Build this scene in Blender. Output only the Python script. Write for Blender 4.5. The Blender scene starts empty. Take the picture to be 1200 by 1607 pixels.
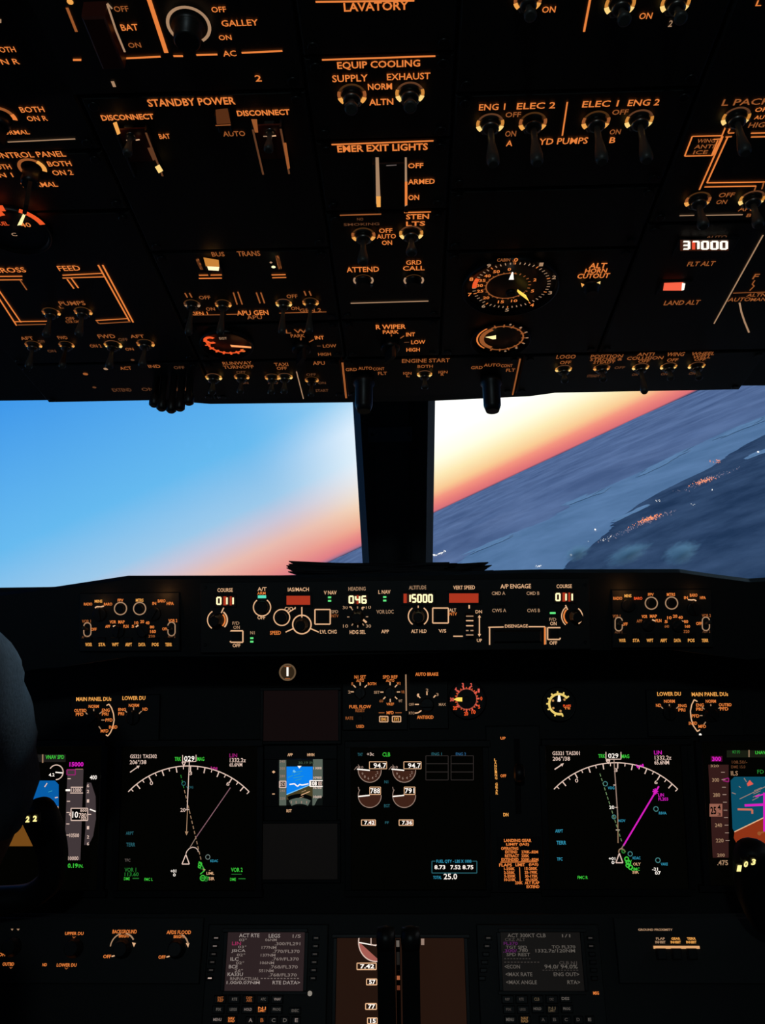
import bpy, math, random
from mathutils import Vector, Matrix, noise
random.seed(7)
C = bpy.context.scene.collection
sc = bpy.context.scene
# ------------------------------------------------------------ camera
IW, IH, F = 1200.0, 1607.0, 1363.0
CAM = Vector((0.017, 0.0, 1.25))
YAW, PITCH, ROLL = math.radians(1.8), math.radians(4.0), math.radians(0.95)
fw = Vector((-math.sin(YAW)*math.cos(PITCH), math.cos(YAW)*math.cos(PITCH), -math.sin(PITCH)))
r0 = Vector((math.cos(YAW), math.sin(YAW), 0)); u0 = r0.cross(fw)
rt = r0*math.cos(ROLL) - u0*math.sin(ROLL)
up = u0*math.cos(ROLL) + r0*math.sin(ROLL)
cd = bpy.data.cameras.new('camera'); cam = bpy.data.objects.new('camera', cd); C.objects.link(cam)
cam.matrix_world = Matrix(((rt.x, up.x, -fw.x, CAM.x), (rt.y, up.y, -fw.y, CAM.y), (rt.z, up.z, -fw.z, CAM.z), (0, 0, 0, 1)))
cd.sensor_fit = 'HORIZONTAL'; cd.sensor_width = 36; cd.lens = 36*F/IW
cd.clip_start = 0.01; cd.clip_end = 2e6
sc.camera = cam
sc.view_settings.view_transform = 'Standard'; sc.view_settings.look = 'None'
sc.view_settings.gamma = 1; sc.view_settings.exposure = 0.0
sc.view_settings.use_curve_mapping = False

def ray(px, py): return (fw + rt*((px-IW/2)/F) + up*((IH/2-py)/F))
def W(px, py, d): return CAM + ray(px, py)*d          # point at depth d
def lin(c):
    return tuple(((x/255)/12.92 if x/255 <= .04045 else ((x/255+.055)/1.055)**2.4) for x in c)

# the aircraft is banked: the outside horizon is tilted in the cockpit's frame
hA, hB = ray(680-7, 806-13), ray(1103-7, 608-13)
GU = hB.cross(hA).normalized()
if GU.z < 0: GU = -GU
GH = (hB-hA); GH = (GH-GU*GH.dot(GU)).normalized()       # along the horizon, to the right
GF = GU.cross(GH).normalized()
if GF.y < 0: GF = -GF

# ------------------------------------------------------------ world
def nd(nt, typ, **k):
    n = nt.nodes.new(typ)
    for a, b in k.items(): setattr(n, a, b)
    return n
w = bpy.data.worlds.new('world'); sc.world = w; w.use_nodes = True
nt = w.node_tree; nt.nodes.clear(); L = nt.links.new
tc = nd(nt, 'ShaderNodeTexCoord')
def dotn(vec):
    d = nd(nt, 'ShaderNodeVectorMath', operation='DOT_PRODUCT'); L(tc.outputs['Generated'], d.inputs[0]); d.inputs[1].default_value = vec; return d.outputs['Value']
def mth(op, a, b=None, c=None, clamp=False):
    m = nd(nt, 'ShaderNodeMath', operation=op, use_clamp=clamp)
    for i, x in enumerate((a, b, c)):
        if x is None: continue
        if isinstance(x, (int, float)): m.inputs[i].default_value = x
        else: L(x, m.inputs[i])
    return m.outputs[0]
el = mth('ARCSINE', dotn(GU))                             # radians above the horizon
elf = mth('MULTIPLY_ADD', el, 180/math.pi/30, 0.02, clamp=True)
az = mth('ARCTAN2', dotn(GH), dotn(GF))                   # 0 straight ahead, + right
def ramp(stops, fac):
    r = nd(nt, 'ShaderNodeValToRGB'); e = r.color_ramp.elements
    while len(e) > 1: e.remove(e[-1])
    for i, (p, c, s) in enumerate(stops):
        q = e[0] if i == 0 else e.new(p)
        q.position = p; q.color = tuple(x*s for x in lin(c)) + (1,)
    L(fac, r.inputs[0]); return r.outputs[0]
D = lambda deg: deg/30+0.02
away = ramp([(0, (60, 75, 110), 1), (D(-.6), (120, 120, 160), 1), (D(-.3), (235, 130, 140), 1), (D(.6), (246, 160, 150), 1), (D(2.0), (246, 196, 184), 1), (D(3.4), (212, 208, 228), 1),
             (D(4.8), (165, 210, 245), 1), (D(8.6), (108, 194, 250), 1), (D(17), (66, 158, 244), 1), (D(29), (40, 110, 200), 1)], elf)
tow = ramp([(0, (60, 75, 110), 1), (D(-.6), (225, 112, 124), 1), (D(-.2), (244, 130, 126), 1), (D(.2), (252, 152, 130), 1.05), (D(.7), (255, 205, 150), 1.08), (D(1.5), (255, 234, 182), 1.12), (D(2.6), (255, 254, 228), 1.18),
            (D(4.2), (255, 255, 250), 1.25), (D(6.6), (255, 255, 255), 1.2), (D(9), (185, 230, 255), 1.0), (D(20), (150, 210, 255), 1)], elf)
mp = nd(nt, 'ShaderNodeMapRange', interpolation_type='SMOOTHSTEP')
L(az, mp.inputs['Value'])
def az_of(px, py):
    r = ray(px, py); return math.atan2(r.dot(GH), r.dot(GF))
mp.inputs['From Min'].default_value = az_of(395, 762); mp.inputs['From Max'].default_value = az_of(700, 673)
mix = nd(nt, 'ShaderNodeMix', data_type='RGBA'); L(mp.outputs[0], mix.inputs[0]); L(away, mix.inputs[6]); L(tow, mix.inputs[7])
# the sky behind the aircraft is darker
mp2 = nd(nt, 'ShaderNodeMapRange', interpolation_type='SMOOTHSTEP')
L(mth('ABSOLUTE', az), mp2.inputs['Value']); mp2.inputs['From Min'].default_value = 0.9; mp2.inputs['From Max'].default_value = 2.4
mp2.inputs['To Min'].default_value = 1.0; mp2.inputs['To Max'].default_value = 0.12
# the sunset side is far brighter than the exposure can hold
def sstep(v, a, b, lo=0.0, hi=1.0):
    q = nd(nt, 'ShaderNodeMapRange', interpolation_type='SMOOTHSTEP'); L(v, q.inputs['Value'])
    q.inputs['From Min'].default_value = a; q.inputs['From Max'].default_value = b; q.inputs['To Min'].default_value = lo; q.inputs['To Max'].default_value = hi
    return q.outputs[0]
hot = mth('MULTIPLY', mth('MULTIPLY', sstep(el, math.radians(3.2), math.radians(8)), sstep(az, az_of(690, 640), az_of(1150, 560))), sstep(az, 1.0, 1.7, 1.0, 0.0))
hot = mth('MULTIPLY', hot, sstep(el, math.radians(12), math.radians(25), 1.0, 0.0))
gain = mth('MULTIPLY_ADD', hot, 12.0, 1.0)
bg = nd(nt, 'ShaderNodeBackground'); L(mix.outputs[2], bg.inputs[0]); L(mth('MULTIPLY', gain, mp2.outputs[0]), bg.inputs[1])
wo = nd(nt, 'ShaderNodeOutputWorld'); L(bg.outputs[0], wo.inputs[0])

# ------------------------------------------------------------ materials
MATS = {}
def mat(name, base=(.02, .02, .02), rough=.5, metal=0, bump=0, bscale=200, noise_amt=0, emit=None, es=1.0, spec=.5):
    if name in MATS: return MATS[name]
    m = bpy.data.materials.new(name); m.use_nodes = True; n = m.node_tree; b = n.nodes['Principled BSDF']
    b.inputs['Base Color'].default_value = (*base, 1); b.inputs['Roughness'].default_value = rough; b.inputs['Metallic'].default_value = metal
    b.inputs['Specular IOR Level'].default_value = spec
    t = n.nodes.new('ShaderNodeTexCoord')
    nz = n.nodes.new('ShaderNodeTexNoise'); nz.inputs['Scale'].default_value = bscale; n.links.new(t.outputs['Object'], nz.inputs['Vector'])
    if noise_amt:
        mx = n.nodes.new('ShaderNodeMix'); mx.data_type = 'RGBA'; n.links.new(nz.outputs[0], mx.inputs[0])
        mx.inputs[6].default_value = (*[x*(1-noise_amt) for x in base], 1); mx.inputs[7].default_value = (*[x*(1+noise_amt) for x in base], 1)
        n.links.new(mx.outputs[2], b.inputs['Base Color'])
    if bump:
        bp = n.nodes.new('ShaderNodeBump'); bp.inputs['Strength'].default_value = bump; bp.inputs['Distance'].default_value = .001
        n.links.new(nz.outputs[0], bp.inputs['Height']); n.links.new(bp.outputs[0], b.inputs['Normal'])
    if emit:
        b.inputs['Emission Color'].default_value = (*lin(emit), 1); b.inputs['Emission Strength'].default_value = es
        m.cycles.emission_sampling = 'NONE'
    MATS[name] = m; return m
def em(name, c, s=1.0): return mat(name, base=(.01, .01, .01), rough=.6, emit=c, es=s, spec=0.0)
PANEL = mat('panel_paint', (.016, .017, .015), .55, bump=.15, bscale=900, noise_amt=.15)
HOUSE = mat('housing_paint', (.012, .013, .012), .6, bump=.2, bscale=700, noise_amt=.2)
SHELL = mat('liner_grey', (.03, .03, .032), .8, bump=.3, bscale=60, noise_amt=.2)
BLACK = mat('black_plastic', (.008, .008, .008), .45, noise_amt=.1)
KNOB = mat('knob_plastic', (.014, .014, .013), .4, noise_amt=.1)
LEVER = mat('lever_metal', (.09, .09, .08), .45, metal=.3, noise_amt=.1)
NUT = mat('nut_metal', (.20, .19, .17), .35, metal=.9, noise_amt=.1)
SCREW = mat('screw_metal', (.04, .04, .04), .4, metal=.8, noise_amt=.1)
GLASSY = mat('screen_glass', (.004, .004, .004), .25, noise_amt=.1)
A = em('legend_amber', (232, 128, 60), 1.0)
A2 = em('legend_amber_dim', (150, 84, 42), 1.0)
A3 = em('legend_amber_faint', (92, 56, 34), 1.0)
AY = em('legend_amber_yellow', (240, 165, 80), 1.0)
CR = em('legend_cream', (228, 178, 135), 1.0)
CR2 = em('legend_cream_dim', (165, 130, 100), 1.0)
YW = em('glint_yellow', (255, 215, 130), 1.0)  # these three: painted glints on nuts, guards and buttons
YA = em('glint_amber', (200, 130, 55), 1.0)
BR = em('glint_brown', (70, 42, 18), 1.0)
DIG = em('digit_yellow_white', (255, 250, 190), 1.2)
WH = em('symbol_white', (225, 195, 180), 1.0)
WH2 = em('symbol_white_dim', (150, 125, 112), 1.0)
WHB = em('symbol_white_bright', (255, 245, 235), 1.1)
GREY = em('symbol_grey', (95, 84, 80), 1.0)
RED = em('digit_window_red', (170, 52, 30), 1.0)
RO = em('gauge_red_orange', (240, 88, 40), 1.0)
PINKR = em('gauge_pink_red', (225, 92, 78), 1.0)
GR = em('symbol_green', (60, 200, 60), 1.0)
GR2 = em('symbol_green_dim', (35, 120, 45), 1.0)
GRL = em('lamp_green', (100, 235, 130), 1.0)
TEAL = em('lamp_teal', (90, 225, 190), 1.0)
CY = em('symbol_cyan', (50, 150, 180), 1.0)
CY2 = em('symbol_cyan_dim', (40, 95, 105), 1.0)
MG = em('symbol_magenta', (215, 30, 190), 1.0)
MG2 = em('symbol_magenta_dim', (150, 30, 110), 1.0)
BLUE = em('attitude_sky_blue', (8, 92, 165), 1.0)
BLUE2 = em('attitude_sky_bright', (10, 130, 240), 1.0)
BLUE3 = em('attitude_sky_teal', (10, 75, 98), 1.0)
BROWN = em('attitude_ground_olive', (72, 62, 35), 1.0)
BROWN2 = em('attitude_ground_amber', (115, 72, 24), 1.0)
BROWN3 = em('attitude_ground_rust', (140, 50, 22), 1.0)
TAPE = em('tape_grey', (66, 56, 58), 1.0)
TAPE2 = em('tape_maroon', (52, 27, 25), 1.0)
TAPE3 = em('tape_olive_grey', (88, 98, 88), 1.0)
DISC = em('gauge_sector_brown', (62, 34, 24), 1.0)
PINKD = em('gauge_sector_pink', (165, 92, 82), 1.0)
SCR = em('screen_dark_glow', (2, 2, 1), 1.0)
SCR2 = em('screen_brown_glow', (35, 20, 13), 1.0)
SCR3 = em('screen_grey_glow', (44, 33, 34), 1.0)
REFL = em('reflection_maroon', (17, 10, 10), 1.0)  # reflection on an unlit face, painted as a faint glow
SCR5 = em('screen_faint_glow', (14, 10, 9), 1.0)
YEL = em('needle_yellow', (255, 215, 90), 1.1)
FLAPY = em('scale_yellow', (235, 205, 110), 1.0)

# ------------------------------------------------------------ planes and mesh building
X = Vector((1, 0, 0))
class Pl:
    def __init__(s, px, py, d, lean):                    # lean: the top leans forward by this many degrees
        t = math.radians(lean)
        s.ex = X; s.ey = Vector((0, math.sin(t), math.cos(t))); s.n = s.ex.cross(s.ey)
        s.o = W(px, py, d)
        s.o = s.o - s.ex*s.o.x
        s.mw = Matrix(((s.ex.x, s.ey.x, s.n.x, s.o.x), (s.ex.y, s.ey.y, s.n.y, s.o.y), (s.ex.z, s.ey.z, s.n.z, s.o.z), (0, 0, 0, 1)))
    def uv(s, px, py, w=0.0):
        r = ray(px, py); o = s.o + s.n*w
        t = (o-CAM).dot(s.n)/r.dot(s.n)
        q = CAM + r*t - s.o
        return q.dot(s.ex), q.dot(s.ey)
    def sx(s, px, py):
        a = s.uv(px-4, py); b = s.uv(px+4, py)
        return abs(b[0]-a[0])/8
    def sy(s, px, py):
        a = s.uv(px, py-3); b = s.uv(px, py+3)
        return abs(b[1]-a[1])/6
OH = Pl(620, 450, .670, -0.0)
# overhead panel: slopes down towards the nose; written directly
t_ = math.radians(24)
OH.ey = Vector((0, -math.cos(t_), math.sin(t_))); OH.n = X.cross(OH.ey)
OH.mw = Matrix(((1, OH.ey.x, OH.n.x, OH.o.x), (0, OH.ey.y, OH.n.y, OH.o.y), (0, OH.ey.z, OH.n.z, OH.o.z), (0, 0, 0, 1)))
MC = Pl(620, 965, 1.02, 6)
MI = Pl(630, 1250, 1.20, 12.4)
AS = Pl(640, 1500, 1.12, 28)

TG = {}
def text_geo(s, off):
    k = (s, off)
    if k in TG: return TG[k]
    c = bpy.data.curves.new('t', 'FONT'); c.body = s; c.offset = off; c.resolution_u = 2
    o = bpy.data.objects.new('t', c); m = o.to_mesh()
    vs = [(v.co.x, v.co.y) for v in m.vertices]; fs = [tuple(p.vertices) for p in m.polygons]
    o.to_mesh_clear(); bpy.data.objects.remove(o); bpy.data.curves.remove(c)
    x0 = min(v[0] for v in vs); x1 = max(v[0] for v in vs); y0 = min(v[1] for v in vs); y1 = max(v[1] for v in vs)
    if s.strip('-_ .') == '': y0, y1 = y0-.3, y1+.3
    vs = [((v[0]-x0)/(x1-x0)-.5, (v[1]-y0)/(y1-y0)-.5) for v in vs]
    TG[k] = (vs, fs); return TG[k]
SEG = {'0': 'abcdef', '1': 'bc', '2': 'abged', '3': 'abgcd', '4': 'fgbc', '5': 'afgcd', '6': 'afgedc', '7': 'abc', '8': 'abcdefg', '9': 'abcdfg', '-': 'g'}

class MB:
    def __init__(s, pl=None): s.pl = pl; s.v = []; s.f = []; s.mi = []; s.sm = []; s.mats = []
    def _m(s, m):
        if m not in s.mats: s.mats.append(m)
        return s.mats.index(m)
    def add(s, vs, fs, m, smooth=False):
        b = len(s.v); s.v += [tuple(x) for x in vs]; k = s._m(m)
        for f in fs: s.f.append(tuple(b+i for i in f)); s.mi.append(k); s.sm.append(smooth)
        return s
    # --- px based, flat markings lifted w above the plate
    def T(s, cx, cy, txt, wd, ht, m, off=.012, rot=0, w=.0006):
        pl = s.pl; u, v = pl.uv(cx, cy, w); vs, fs = text_geo(txt, off)
        sx, sy = pl.sx(cx, cy), pl.sy(cx, cy)
        if rot:
            a = math.radians(rot); ca, sa = math.cos(a), math.sin(a)
            pts = [((x*wd), (y*ht)) for x, y in vs]; pts = [(x*ca-y*sa, x*sa+y*ca) for x, y in pts]
            return s.add([(u+x*sx, v+y*sy, w) for x, y in pts], fs, m)
        return s.add([(u+x*wd*sx, v+y*ht*sy, w) for x, y in vs], fs, m)
    def P(s, pts, m, w=.0005):
        q = [(*s.pl.uv(x, y, w), w) for x, y in pts]
        a = sum(q[i][0]*q[(i+1) % len(q)][1]-q[(i+1) % len(q)][0]*q[i][1] for i in range(len(q)))
        if a < 0: q.reverse()
        return s.add(q, [tuple(range(len(q)))], m)
    def R(s, cx, cy, wd, ht, m, w=.0005):
        return s.P([(cx-wd/2, cy-ht/2), (cx+wd/2, cy-ht/2), (cx+wd/2, cy+ht/2), (cx-wd/2, cy+ht/2)], m, w)
    def L(s, x0, y0, x1, y1, wd, m, w=.0006):
        a = Vector(s.pl.uv(x0, y0, w)); b = Vector(s.pl.uv(x1, y1, w)); d = b-a
        if d.length < 1e-7: return s
        d.normalize(); p = Vector((-d.y, d.x))*(wd*s.pl.sx((x0+x1)/2, (y0+y1)/2)/2)
        return s.add([(*(a-p), w), (*(b-p), w), (*(b+p), w), (*(a+p), w)], [(0, 1, 2, 3)], m)
    def PL(s, pts, wd, m, w=.0006):
        for (a, b), (c, d) in zip(pts, pts[1:]): s.L(a, b, c, d, wd, m, w)
        return s
    def box_o(s, cx, cy, wd, ht, lw, m, w=.0008):
        x0, x1, y0, y1 = cx-wd/2, cx+wd/2, cy-ht/2, cy+ht/2
        return s.PL([(x0, y0), (x1, y0), (x1, y1), (x0, y1), (x0, y0)], lw, m, w)
    def arc(s, cx, cy, r, a0, a1, lw, m, w=.0006, ry=None, seg=None):
        u, v = s.pl.uv(cx, cy, w); k = s.pl.sx(cx, cy); R_ = r*k; RY = (ry or r)*k; h = lw*k/2
        n = seg or max(6, int(abs(a1-a0)/9)); vs = []
        for i in range(n+1):
            a = math.radians(a0+(a1-a0)*i/n); c, sn = math.cos(a), math.sin(a)
            vs += [(u+(R_-h)*c, v+(RY-h)*sn, w), (u+(R_+h)*c, v+(RY+h)*sn, w)]
        return s.add(vs, [(2*i, 2*i+1, 2*i+3, 2*i+2) for i in range(n)], m)
    def disc(s, cx, cy, r, m, w=.0005, a0=0, a1=360):
        u, v = s.pl.uv(cx, cy, w); k = s.pl.sx(cx, cy)*r; n = 28
        vs = [(u+k*math.cos(math.radians(a0+(a1-a0)*i/n)), v+k*math.sin(math.radians(a0+(a1-a0)*i/n)), w) for i in range(n+(a1-a0 != 360))]
        return s.add(vs, [tuple(range(len(vs)))], m)
    def tick(s, cx, cy, r0, r1, ang, lw, m, w=.0006):
        u, v = s.pl.uv(cx, cy, w); k = s.pl.sx(cx, cy); a = math.radians(ang); c, sn = math.cos(a), math.sin(a); h = lw*k/2
        return s.add([(u+k*r*c-q*h*sn, v+k*r*sn+q*h*c, w) for r, q in ((r0, -1), (r1, -1), (r1, 1), (r0, 1))], [(0, 1, 2, 3)], m)
    def seg7(s, cx, cy, wd, ht, txt, m, w=.0012, lw=2.6):
        n = len(txt); cw = wd/n
        for i, ch in enumerate(txt):
            x = cx-wd/2+cw*(i+.5); a, b = cw*.30, ht/2-lw*.3
            E = {'a': (-a, -b, a, -b), 'g': (-a, 0, a, 0), 'd': (-a, b, a, b), 'f': (-a, -b, -a, 0), 'b': (a, -b, a, 0), 'e': (-a, 0, -a, b), 'c': (a, 0, a, b)}
            for q in SEG[ch]:
                e = E[q]; s.L(x+e[0], cy+e[1], x+e[2], cy+e[3], lw, m, w)
        return s
    # --- solids in local metres
    def cbox(s, u0, u1, v0, v1, w0, w1, m, ch=.0008):
        vs = [(u0, v0, w0), (u1, v0, w0), (u1, v1, w0), (u0, v1, w0), (u0, v0, w1-ch), (u1, v0, w1-ch), (u1, v1, w1-ch), (u0, v1, w1-ch),
              (u0+ch, v0+ch, w1), (u1-ch, v0+ch, w1), (u1-ch, v1-ch, w1), (u0+ch, v1-ch, w1)]
        return s.add(vs, [(3, 2, 1, 0), (0, 1, 5, 4), (1, 2, 6, 5), (2, 3, 7, 6), (3, 0, 4, 7), (4, 5, 9, 8), (5, 6, 10, 9), (6, 7, 11, 10), (7, 4, 8, 11), (8, 9, 10, 11)], m)
    def slab(s, cx, cy, wd, ht, w0, w1, m, ch=.0006):
        a = s.pl.uv(cx-wd/2, cy, 0)[0]; b = s.pl.uv(cx+wd/2, cy, 0)[0]; c = s.pl.uv(cx, cy+ht/2, 0)[1]; d = s.pl.uv(cx, cy-ht/2, 0)[1]
        return s.cbox(a, b, c, d, w0, w1, m, ch)
    def frame(s, cx, cy, wd, ht, bw, w0, w1, m):
        for (x, y, a, b) in ((cx, cy-ht/2-bw/2, wd+2*bw, bw), (cx, cy+ht/2+bw/2, wd+2*bw, bw), (cx-wd/2-bw/2, cy, bw, ht), (cx+wd/2+bw/2, cy, bw, ht)): s.slab(x, y, a, b, w0, w1, m)
        return s
    def prism(s, pts, w0, w1, m):
        n = len(pts); a = sum(pts[i][0]*pts[(i+1) % n][1]-pts[(i+1) % n][0]*pts[i][1] for i in range(n))
        if a < 0: pts = pts[::-1]
        vs = [(x, y, w0) for x, y in pts]+[(x, y, w1) for x, y in pts]
        return s.add(vs, [tuple(range(n))[::-1], tuple(range(n, 2*n))]+[(i, (i+1) % n, n+(i+1) % n, n+i) for i in range(n)], m)
    def lathe(s, c, prof, m, seg=20, axis=(0, 0, 1), smooth=True, sq=1.0):
        ax = Vector(axis).normalized(); a = ax.orthogonal().normalized()
        if abs(ax.z) > .99: a = Vector((1, 0, 0))
        b = ax.cross(a); c = Vector(c); vs = []; fs = []
        for r, h in prof:
            for i in range(seg):
                t = 2*math.pi*i/seg; vs.append(c+ax*h+(a*math.cos(t)+b*math.sin(t)*sq)*r)
        for j in range(len(prof)-1):
            for i in range(seg):
                k = (i+1) % seg; fs.append((j*seg+i, j*seg+k, (j+1)*seg+k, (j+1)*seg+i))
        s.add(vs, fs, m, smooth)
        b0 = len(s.v)-len(vs)
        k = s._m(m); s.f.append(tuple(b0+(len(prof)-1)*seg+i for i in range(seg))); s.mi.append(k); s.sm.append(False)
        s.f.append(tuple(b0+i for i in range(seg))[::-1]); s.mi.append(k); s.sm.append(False)
        return s
    def box(s, a, b, m):
        x0, y0, z0 = a; x1, y1, z1 = b
        return s.add([(x0, y0, z0), (x1, y0, z0), (x1, y1, z0), (x0, y1, z0), (x0, y0, z1), (x1, y0, z1), (x1, y1, z1), (x0, y1, z1)],
                     [(3, 2, 1, 0), (4, 5, 6, 7), (0, 1, 5, 4), (1, 2, 6, 5), (2, 3, 7, 6), (3, 0, 4, 7)], m)
    def build(s, name, parent=None, off=(0, 0, 0), label=None):
        me = bpy.data.meshes.new(name); me.from_pydata([(v[0]-off[0], v[1]-off[1], v[2]-off[2]) for v in s.v], [], s.f)
        for m in s.mats: me.materials.append(m)
        me.polygons.foreach_set('material_index', s.mi); me.polygons.foreach_set('use_smooth', s.sm); me.update()
        o = bpy.data.objects.new(name, me); C.objects.link(o)
        if parent: o.parent = parent
        if label: o['label'] = label
        return o

class Thing:
    def __init__(s, pl, name, label, cat, px=None, py=None, group=None, loc=None, uvp=None):
        o = bpy.data.objects.new(name, None); C.objects.link(o); o.empty_display_size = .02
        o['label'] = label; o['category'] = cat
        if group: o['group'] = group
        s.o = o; s.pl = pl
        if pl:
            u, v = uvp if uvp else pl.uv(px, py); s.off = (u, v, 0)
            o.matrix_world = pl.mw @ Matrix.Translation((u, v, 0))
        else:
            s.off = tuple(loc); o.location = loc
    def mb(s): return MB(s.pl)
    def part(s, name, mb, parent=None, label=None): return mb.build(name, parent or s.o, s.off, label)
    # ---- common parts
    def toggle(s, cx, cy, r, b=1.0, length=.026, tilt=.12, ring=True):
        pl = s.pl; k = pl.sx(cx, cy)*r; u, v = pl.uv(cx, cy)
        m = s.mb(); m.lathe((u, v, 0), [(k*1.0, 0), (k*1.0, .0016), (k*.86, .0022)], NUT, 6, smooth=False)
        m.lathe((u, v, 0), [(k*.6, .002), (k*.6, .0045), (k*.42, .005)], NUT, 18)
        if ring:  # glints on the metal nut painted as emissive crescents
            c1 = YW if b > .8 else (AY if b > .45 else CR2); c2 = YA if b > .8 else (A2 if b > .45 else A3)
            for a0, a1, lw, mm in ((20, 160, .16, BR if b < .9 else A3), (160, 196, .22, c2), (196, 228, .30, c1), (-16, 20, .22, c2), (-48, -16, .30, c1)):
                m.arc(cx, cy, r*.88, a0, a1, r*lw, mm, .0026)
        p = s.part('toggle_switch', m)
        l = s.mb(); rr = max(.0016, k*.26)
        l.lathe((u, v, .004), [(rr*.8, 0), (rr*1.0, length*.4), (rr*1.75, length*.78), (rr*1.8, length*.92), (rr*1.2, length)], LEVER, 14, axis=(0, tilt, 1))
        s.part('lever', l, p)
    def glint(s, cx, cy, r, b=1.0, length=.02):            # small toggle seen only as two glints
        s.toggle(cx, cy, r, b, length)
    def knob(s, cx, cy, r, h=.014, pointer=None, pm=None, seg=24):
        pl = s.pl; k = pl.sx(cx, cy)*r; u, v = pl.uv(cx, cy)
        m = s.mb(); m.lathe((u, v, 0), [(k, 0), (k, h*.25), (k*.82, h*.33), (k*.78, h*.9), (k*.68, h)], KNOB, seg)
        p = s.part('knob', m)
        if pointer is not None:
            a = math.radians(pointer); q = s.mb(); c, sn = math.cos(a), math.sin(a)
            ww = k*.09; z = h*.26
            pts = [(u+k*x*c-y*sn, v+k*x*sn+y*c) for x, y in ((.72, -ww), (1.0, -ww), (1.0, ww), (.72, ww))]
            q.prism(pts, 0, h*.30, pm or CR)
            s.part('pointer_mark', q, p)
        return p
    def grip_knob(s, cx, cy, r, ang, h=.016, pm=None):     # bar-grip selector
        pl = s.pl; k = pl.sx(cx, cy)*r; u, v = pl.uv(cx, cy); a = math.radians(ang); c, sn = math.cos(a), math.sin(a)
        m = s.mb(); m.lathe((u, v, 0), [(k, 0), (k, h*.3), (k*.85, h*.38)], KNOB, 20)
        pts = [(u+k*x*c-k*y*sn, v+k*x*sn+k*y*c) for x, y in ((-.8, -.22), (.8, -.22), (.98, 0), (.8, .22), (-.8, .22))]
        m.prism(pts, h*.3, h, KNOB); p = s.part('knob', m)
        if pm:
            q = s.mb(); pts = [(u+k*x*c-k*y*sn, v+k*x*sn+k*y*c) for x, y in ((.25, -.09), (.95, -.09), (.95, .09), (.25, .09))]
            q.prism(pts, h*.9, h*1.02, pm); s.part('pointer_mark', q, p)
    def button(s, cx, cy, wd, ht, h=.004, m=None):
        q = s.mb(); q.slab(cx, cy, wd, ht, 0, h, m or KNOB); return s.part('button', q)
    def rbutton(s, cx, cy, r, h=.006):
        k = s.pl.sx(cx, cy)*r; u, v = s.pl.uv(cx, cy); q = s.mb(); q.lathe((u, v, 0), [(k, 0), (k, h*.8), (k*.85, h)], KNOB, 20); return s.part('button', q)
    def screws(s, pts, r=2.6):
        for (x, y) in pts:
            q = s.mb(); k = s.pl.sx(x, y)*r; u, v = s.pl.uv(x, y)
            q.lathe((u, v, 0), [(k, 0), (k, .0008), (k*.8, .0012)], SCREW, 14)
            q.add([(u-k*.7, v-k*.12, .00125), (u+k*.7, v-k*.12, .00125), (u+k*.7, v+k*.12, .00125), (u-k*.7, v+k*.12, .00125)], [(0, 1, 2, 3)], BLACK)
            s.part('fastener', q)

def struct(name, mb, parent=None):
    o = mb.build(name, parent)
    if not parent: o['kind'] = 'structure'
    return o
# ------------------------------------------------------------ the land outside
ALT = 3260.0
GO = CAM - GU*ALT
GM = Matrix(((GH.x, GF.x, GU.x, GO.x), (GH.y, GF.y, GU.y, GO.y), (GH.z, GF.z, GU.z, GO.z), (0, 0, 0, 1)))
GMI = GM.inverted()
def gpt(px, py, z=0.0):
    r = ray(px, py); t = (ALT-z)/(-r.dot(GU)); return GMI @ (CAM+r*t)
def gmat(name, c1, c2, scale, stretch=(1, 1, 1), rough=1.0, dark=None, spec=0.0):
    m = bpy.data.materials.new(name); m.use_nodes = True; n = m.node_tree; b = n.nodes['Principled BSDF']
    t = n.nodes.new('ShaderNodeTexCoord'); mpn = n.nodes.new('ShaderNodeMapping'); n.links.new(t.outputs['Object'], mpn.inputs[0])
    mpn.inputs['Scale'].default_value = stretch
    nz = n.nodes.new('ShaderNodeTexNoise'); nz.inputs['Scale'].default_value = scale; nz.inputs['Detail'].default_value = 8; nz.inputs['Roughness'].default_value = .62
    n.links.new(mpn.outputs[0], nz.inputs['Vector'])
    r = n.nodes.new('ShaderNodeValToRGB'); r.color_ramp.elements[0].position = .36; r.color_ramp.elements[1].position = .66
    r.color_ramp.elements[0].color = (*c1, 1); r.color_ramp.elements[1].color = (*c2, 1)
    n.links.new(nz.outputs[0], r.inputs[0]); n.links.new(r.outputs[0], b.inputs['Base Color'])
    b.inputs['Roughness'].default_value = rough; b.inputs['Specular IOR Level'].default_value = spec
    return m
LANDF = gmat('hazy_far_land', (.34, .30, .40), (.62, .50, .60), .00016, (1.0, .35, 1))  # distance haze put into the far land's own colour
LANDN = gmat('dark_near_land', (.08, .10, .15), (.22, .22, .28), .0005, (1.0, .6, 1))  # near land darker, without the far land's haze tint
WATER = gmat('pale_lake_water', (.42, .44, .52), (.60, .58, .66), .00045, (1.0, .3, 1))  # sky reflection put into the lake's diffuse colour
FOG = gmat('low_fog', (.48, .50, .57), (.68, .66, .72), .0012)
def hgt(x, y):
    d = math.hypot(x, y); a = min(1, max(0, (d-9000)/60000))
    z = noise.fractal((x/9000, y/9000, 3), .9, 2.0, 5)*(70+160*a)
    if d > 120000: z += 500*min(1, (d-120000)/80000)*(noise.fractal((x/30000, y/30000, 9), .8, 2.1, 4)*.7+.5)
    return z
m = MB(); NR, NA = 110, 190; vs = []; fs = []
for j in range(NR+1):
    rad = 2500*(300000/2500)**(j/NR)
    for i in range(NA+1):
        a = math.radians(-75+150*i/NA); x = rad*math.sin(a); y = rad*math.cos(a)
        vs.append((x, y, hgt(x, y)-120))
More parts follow.
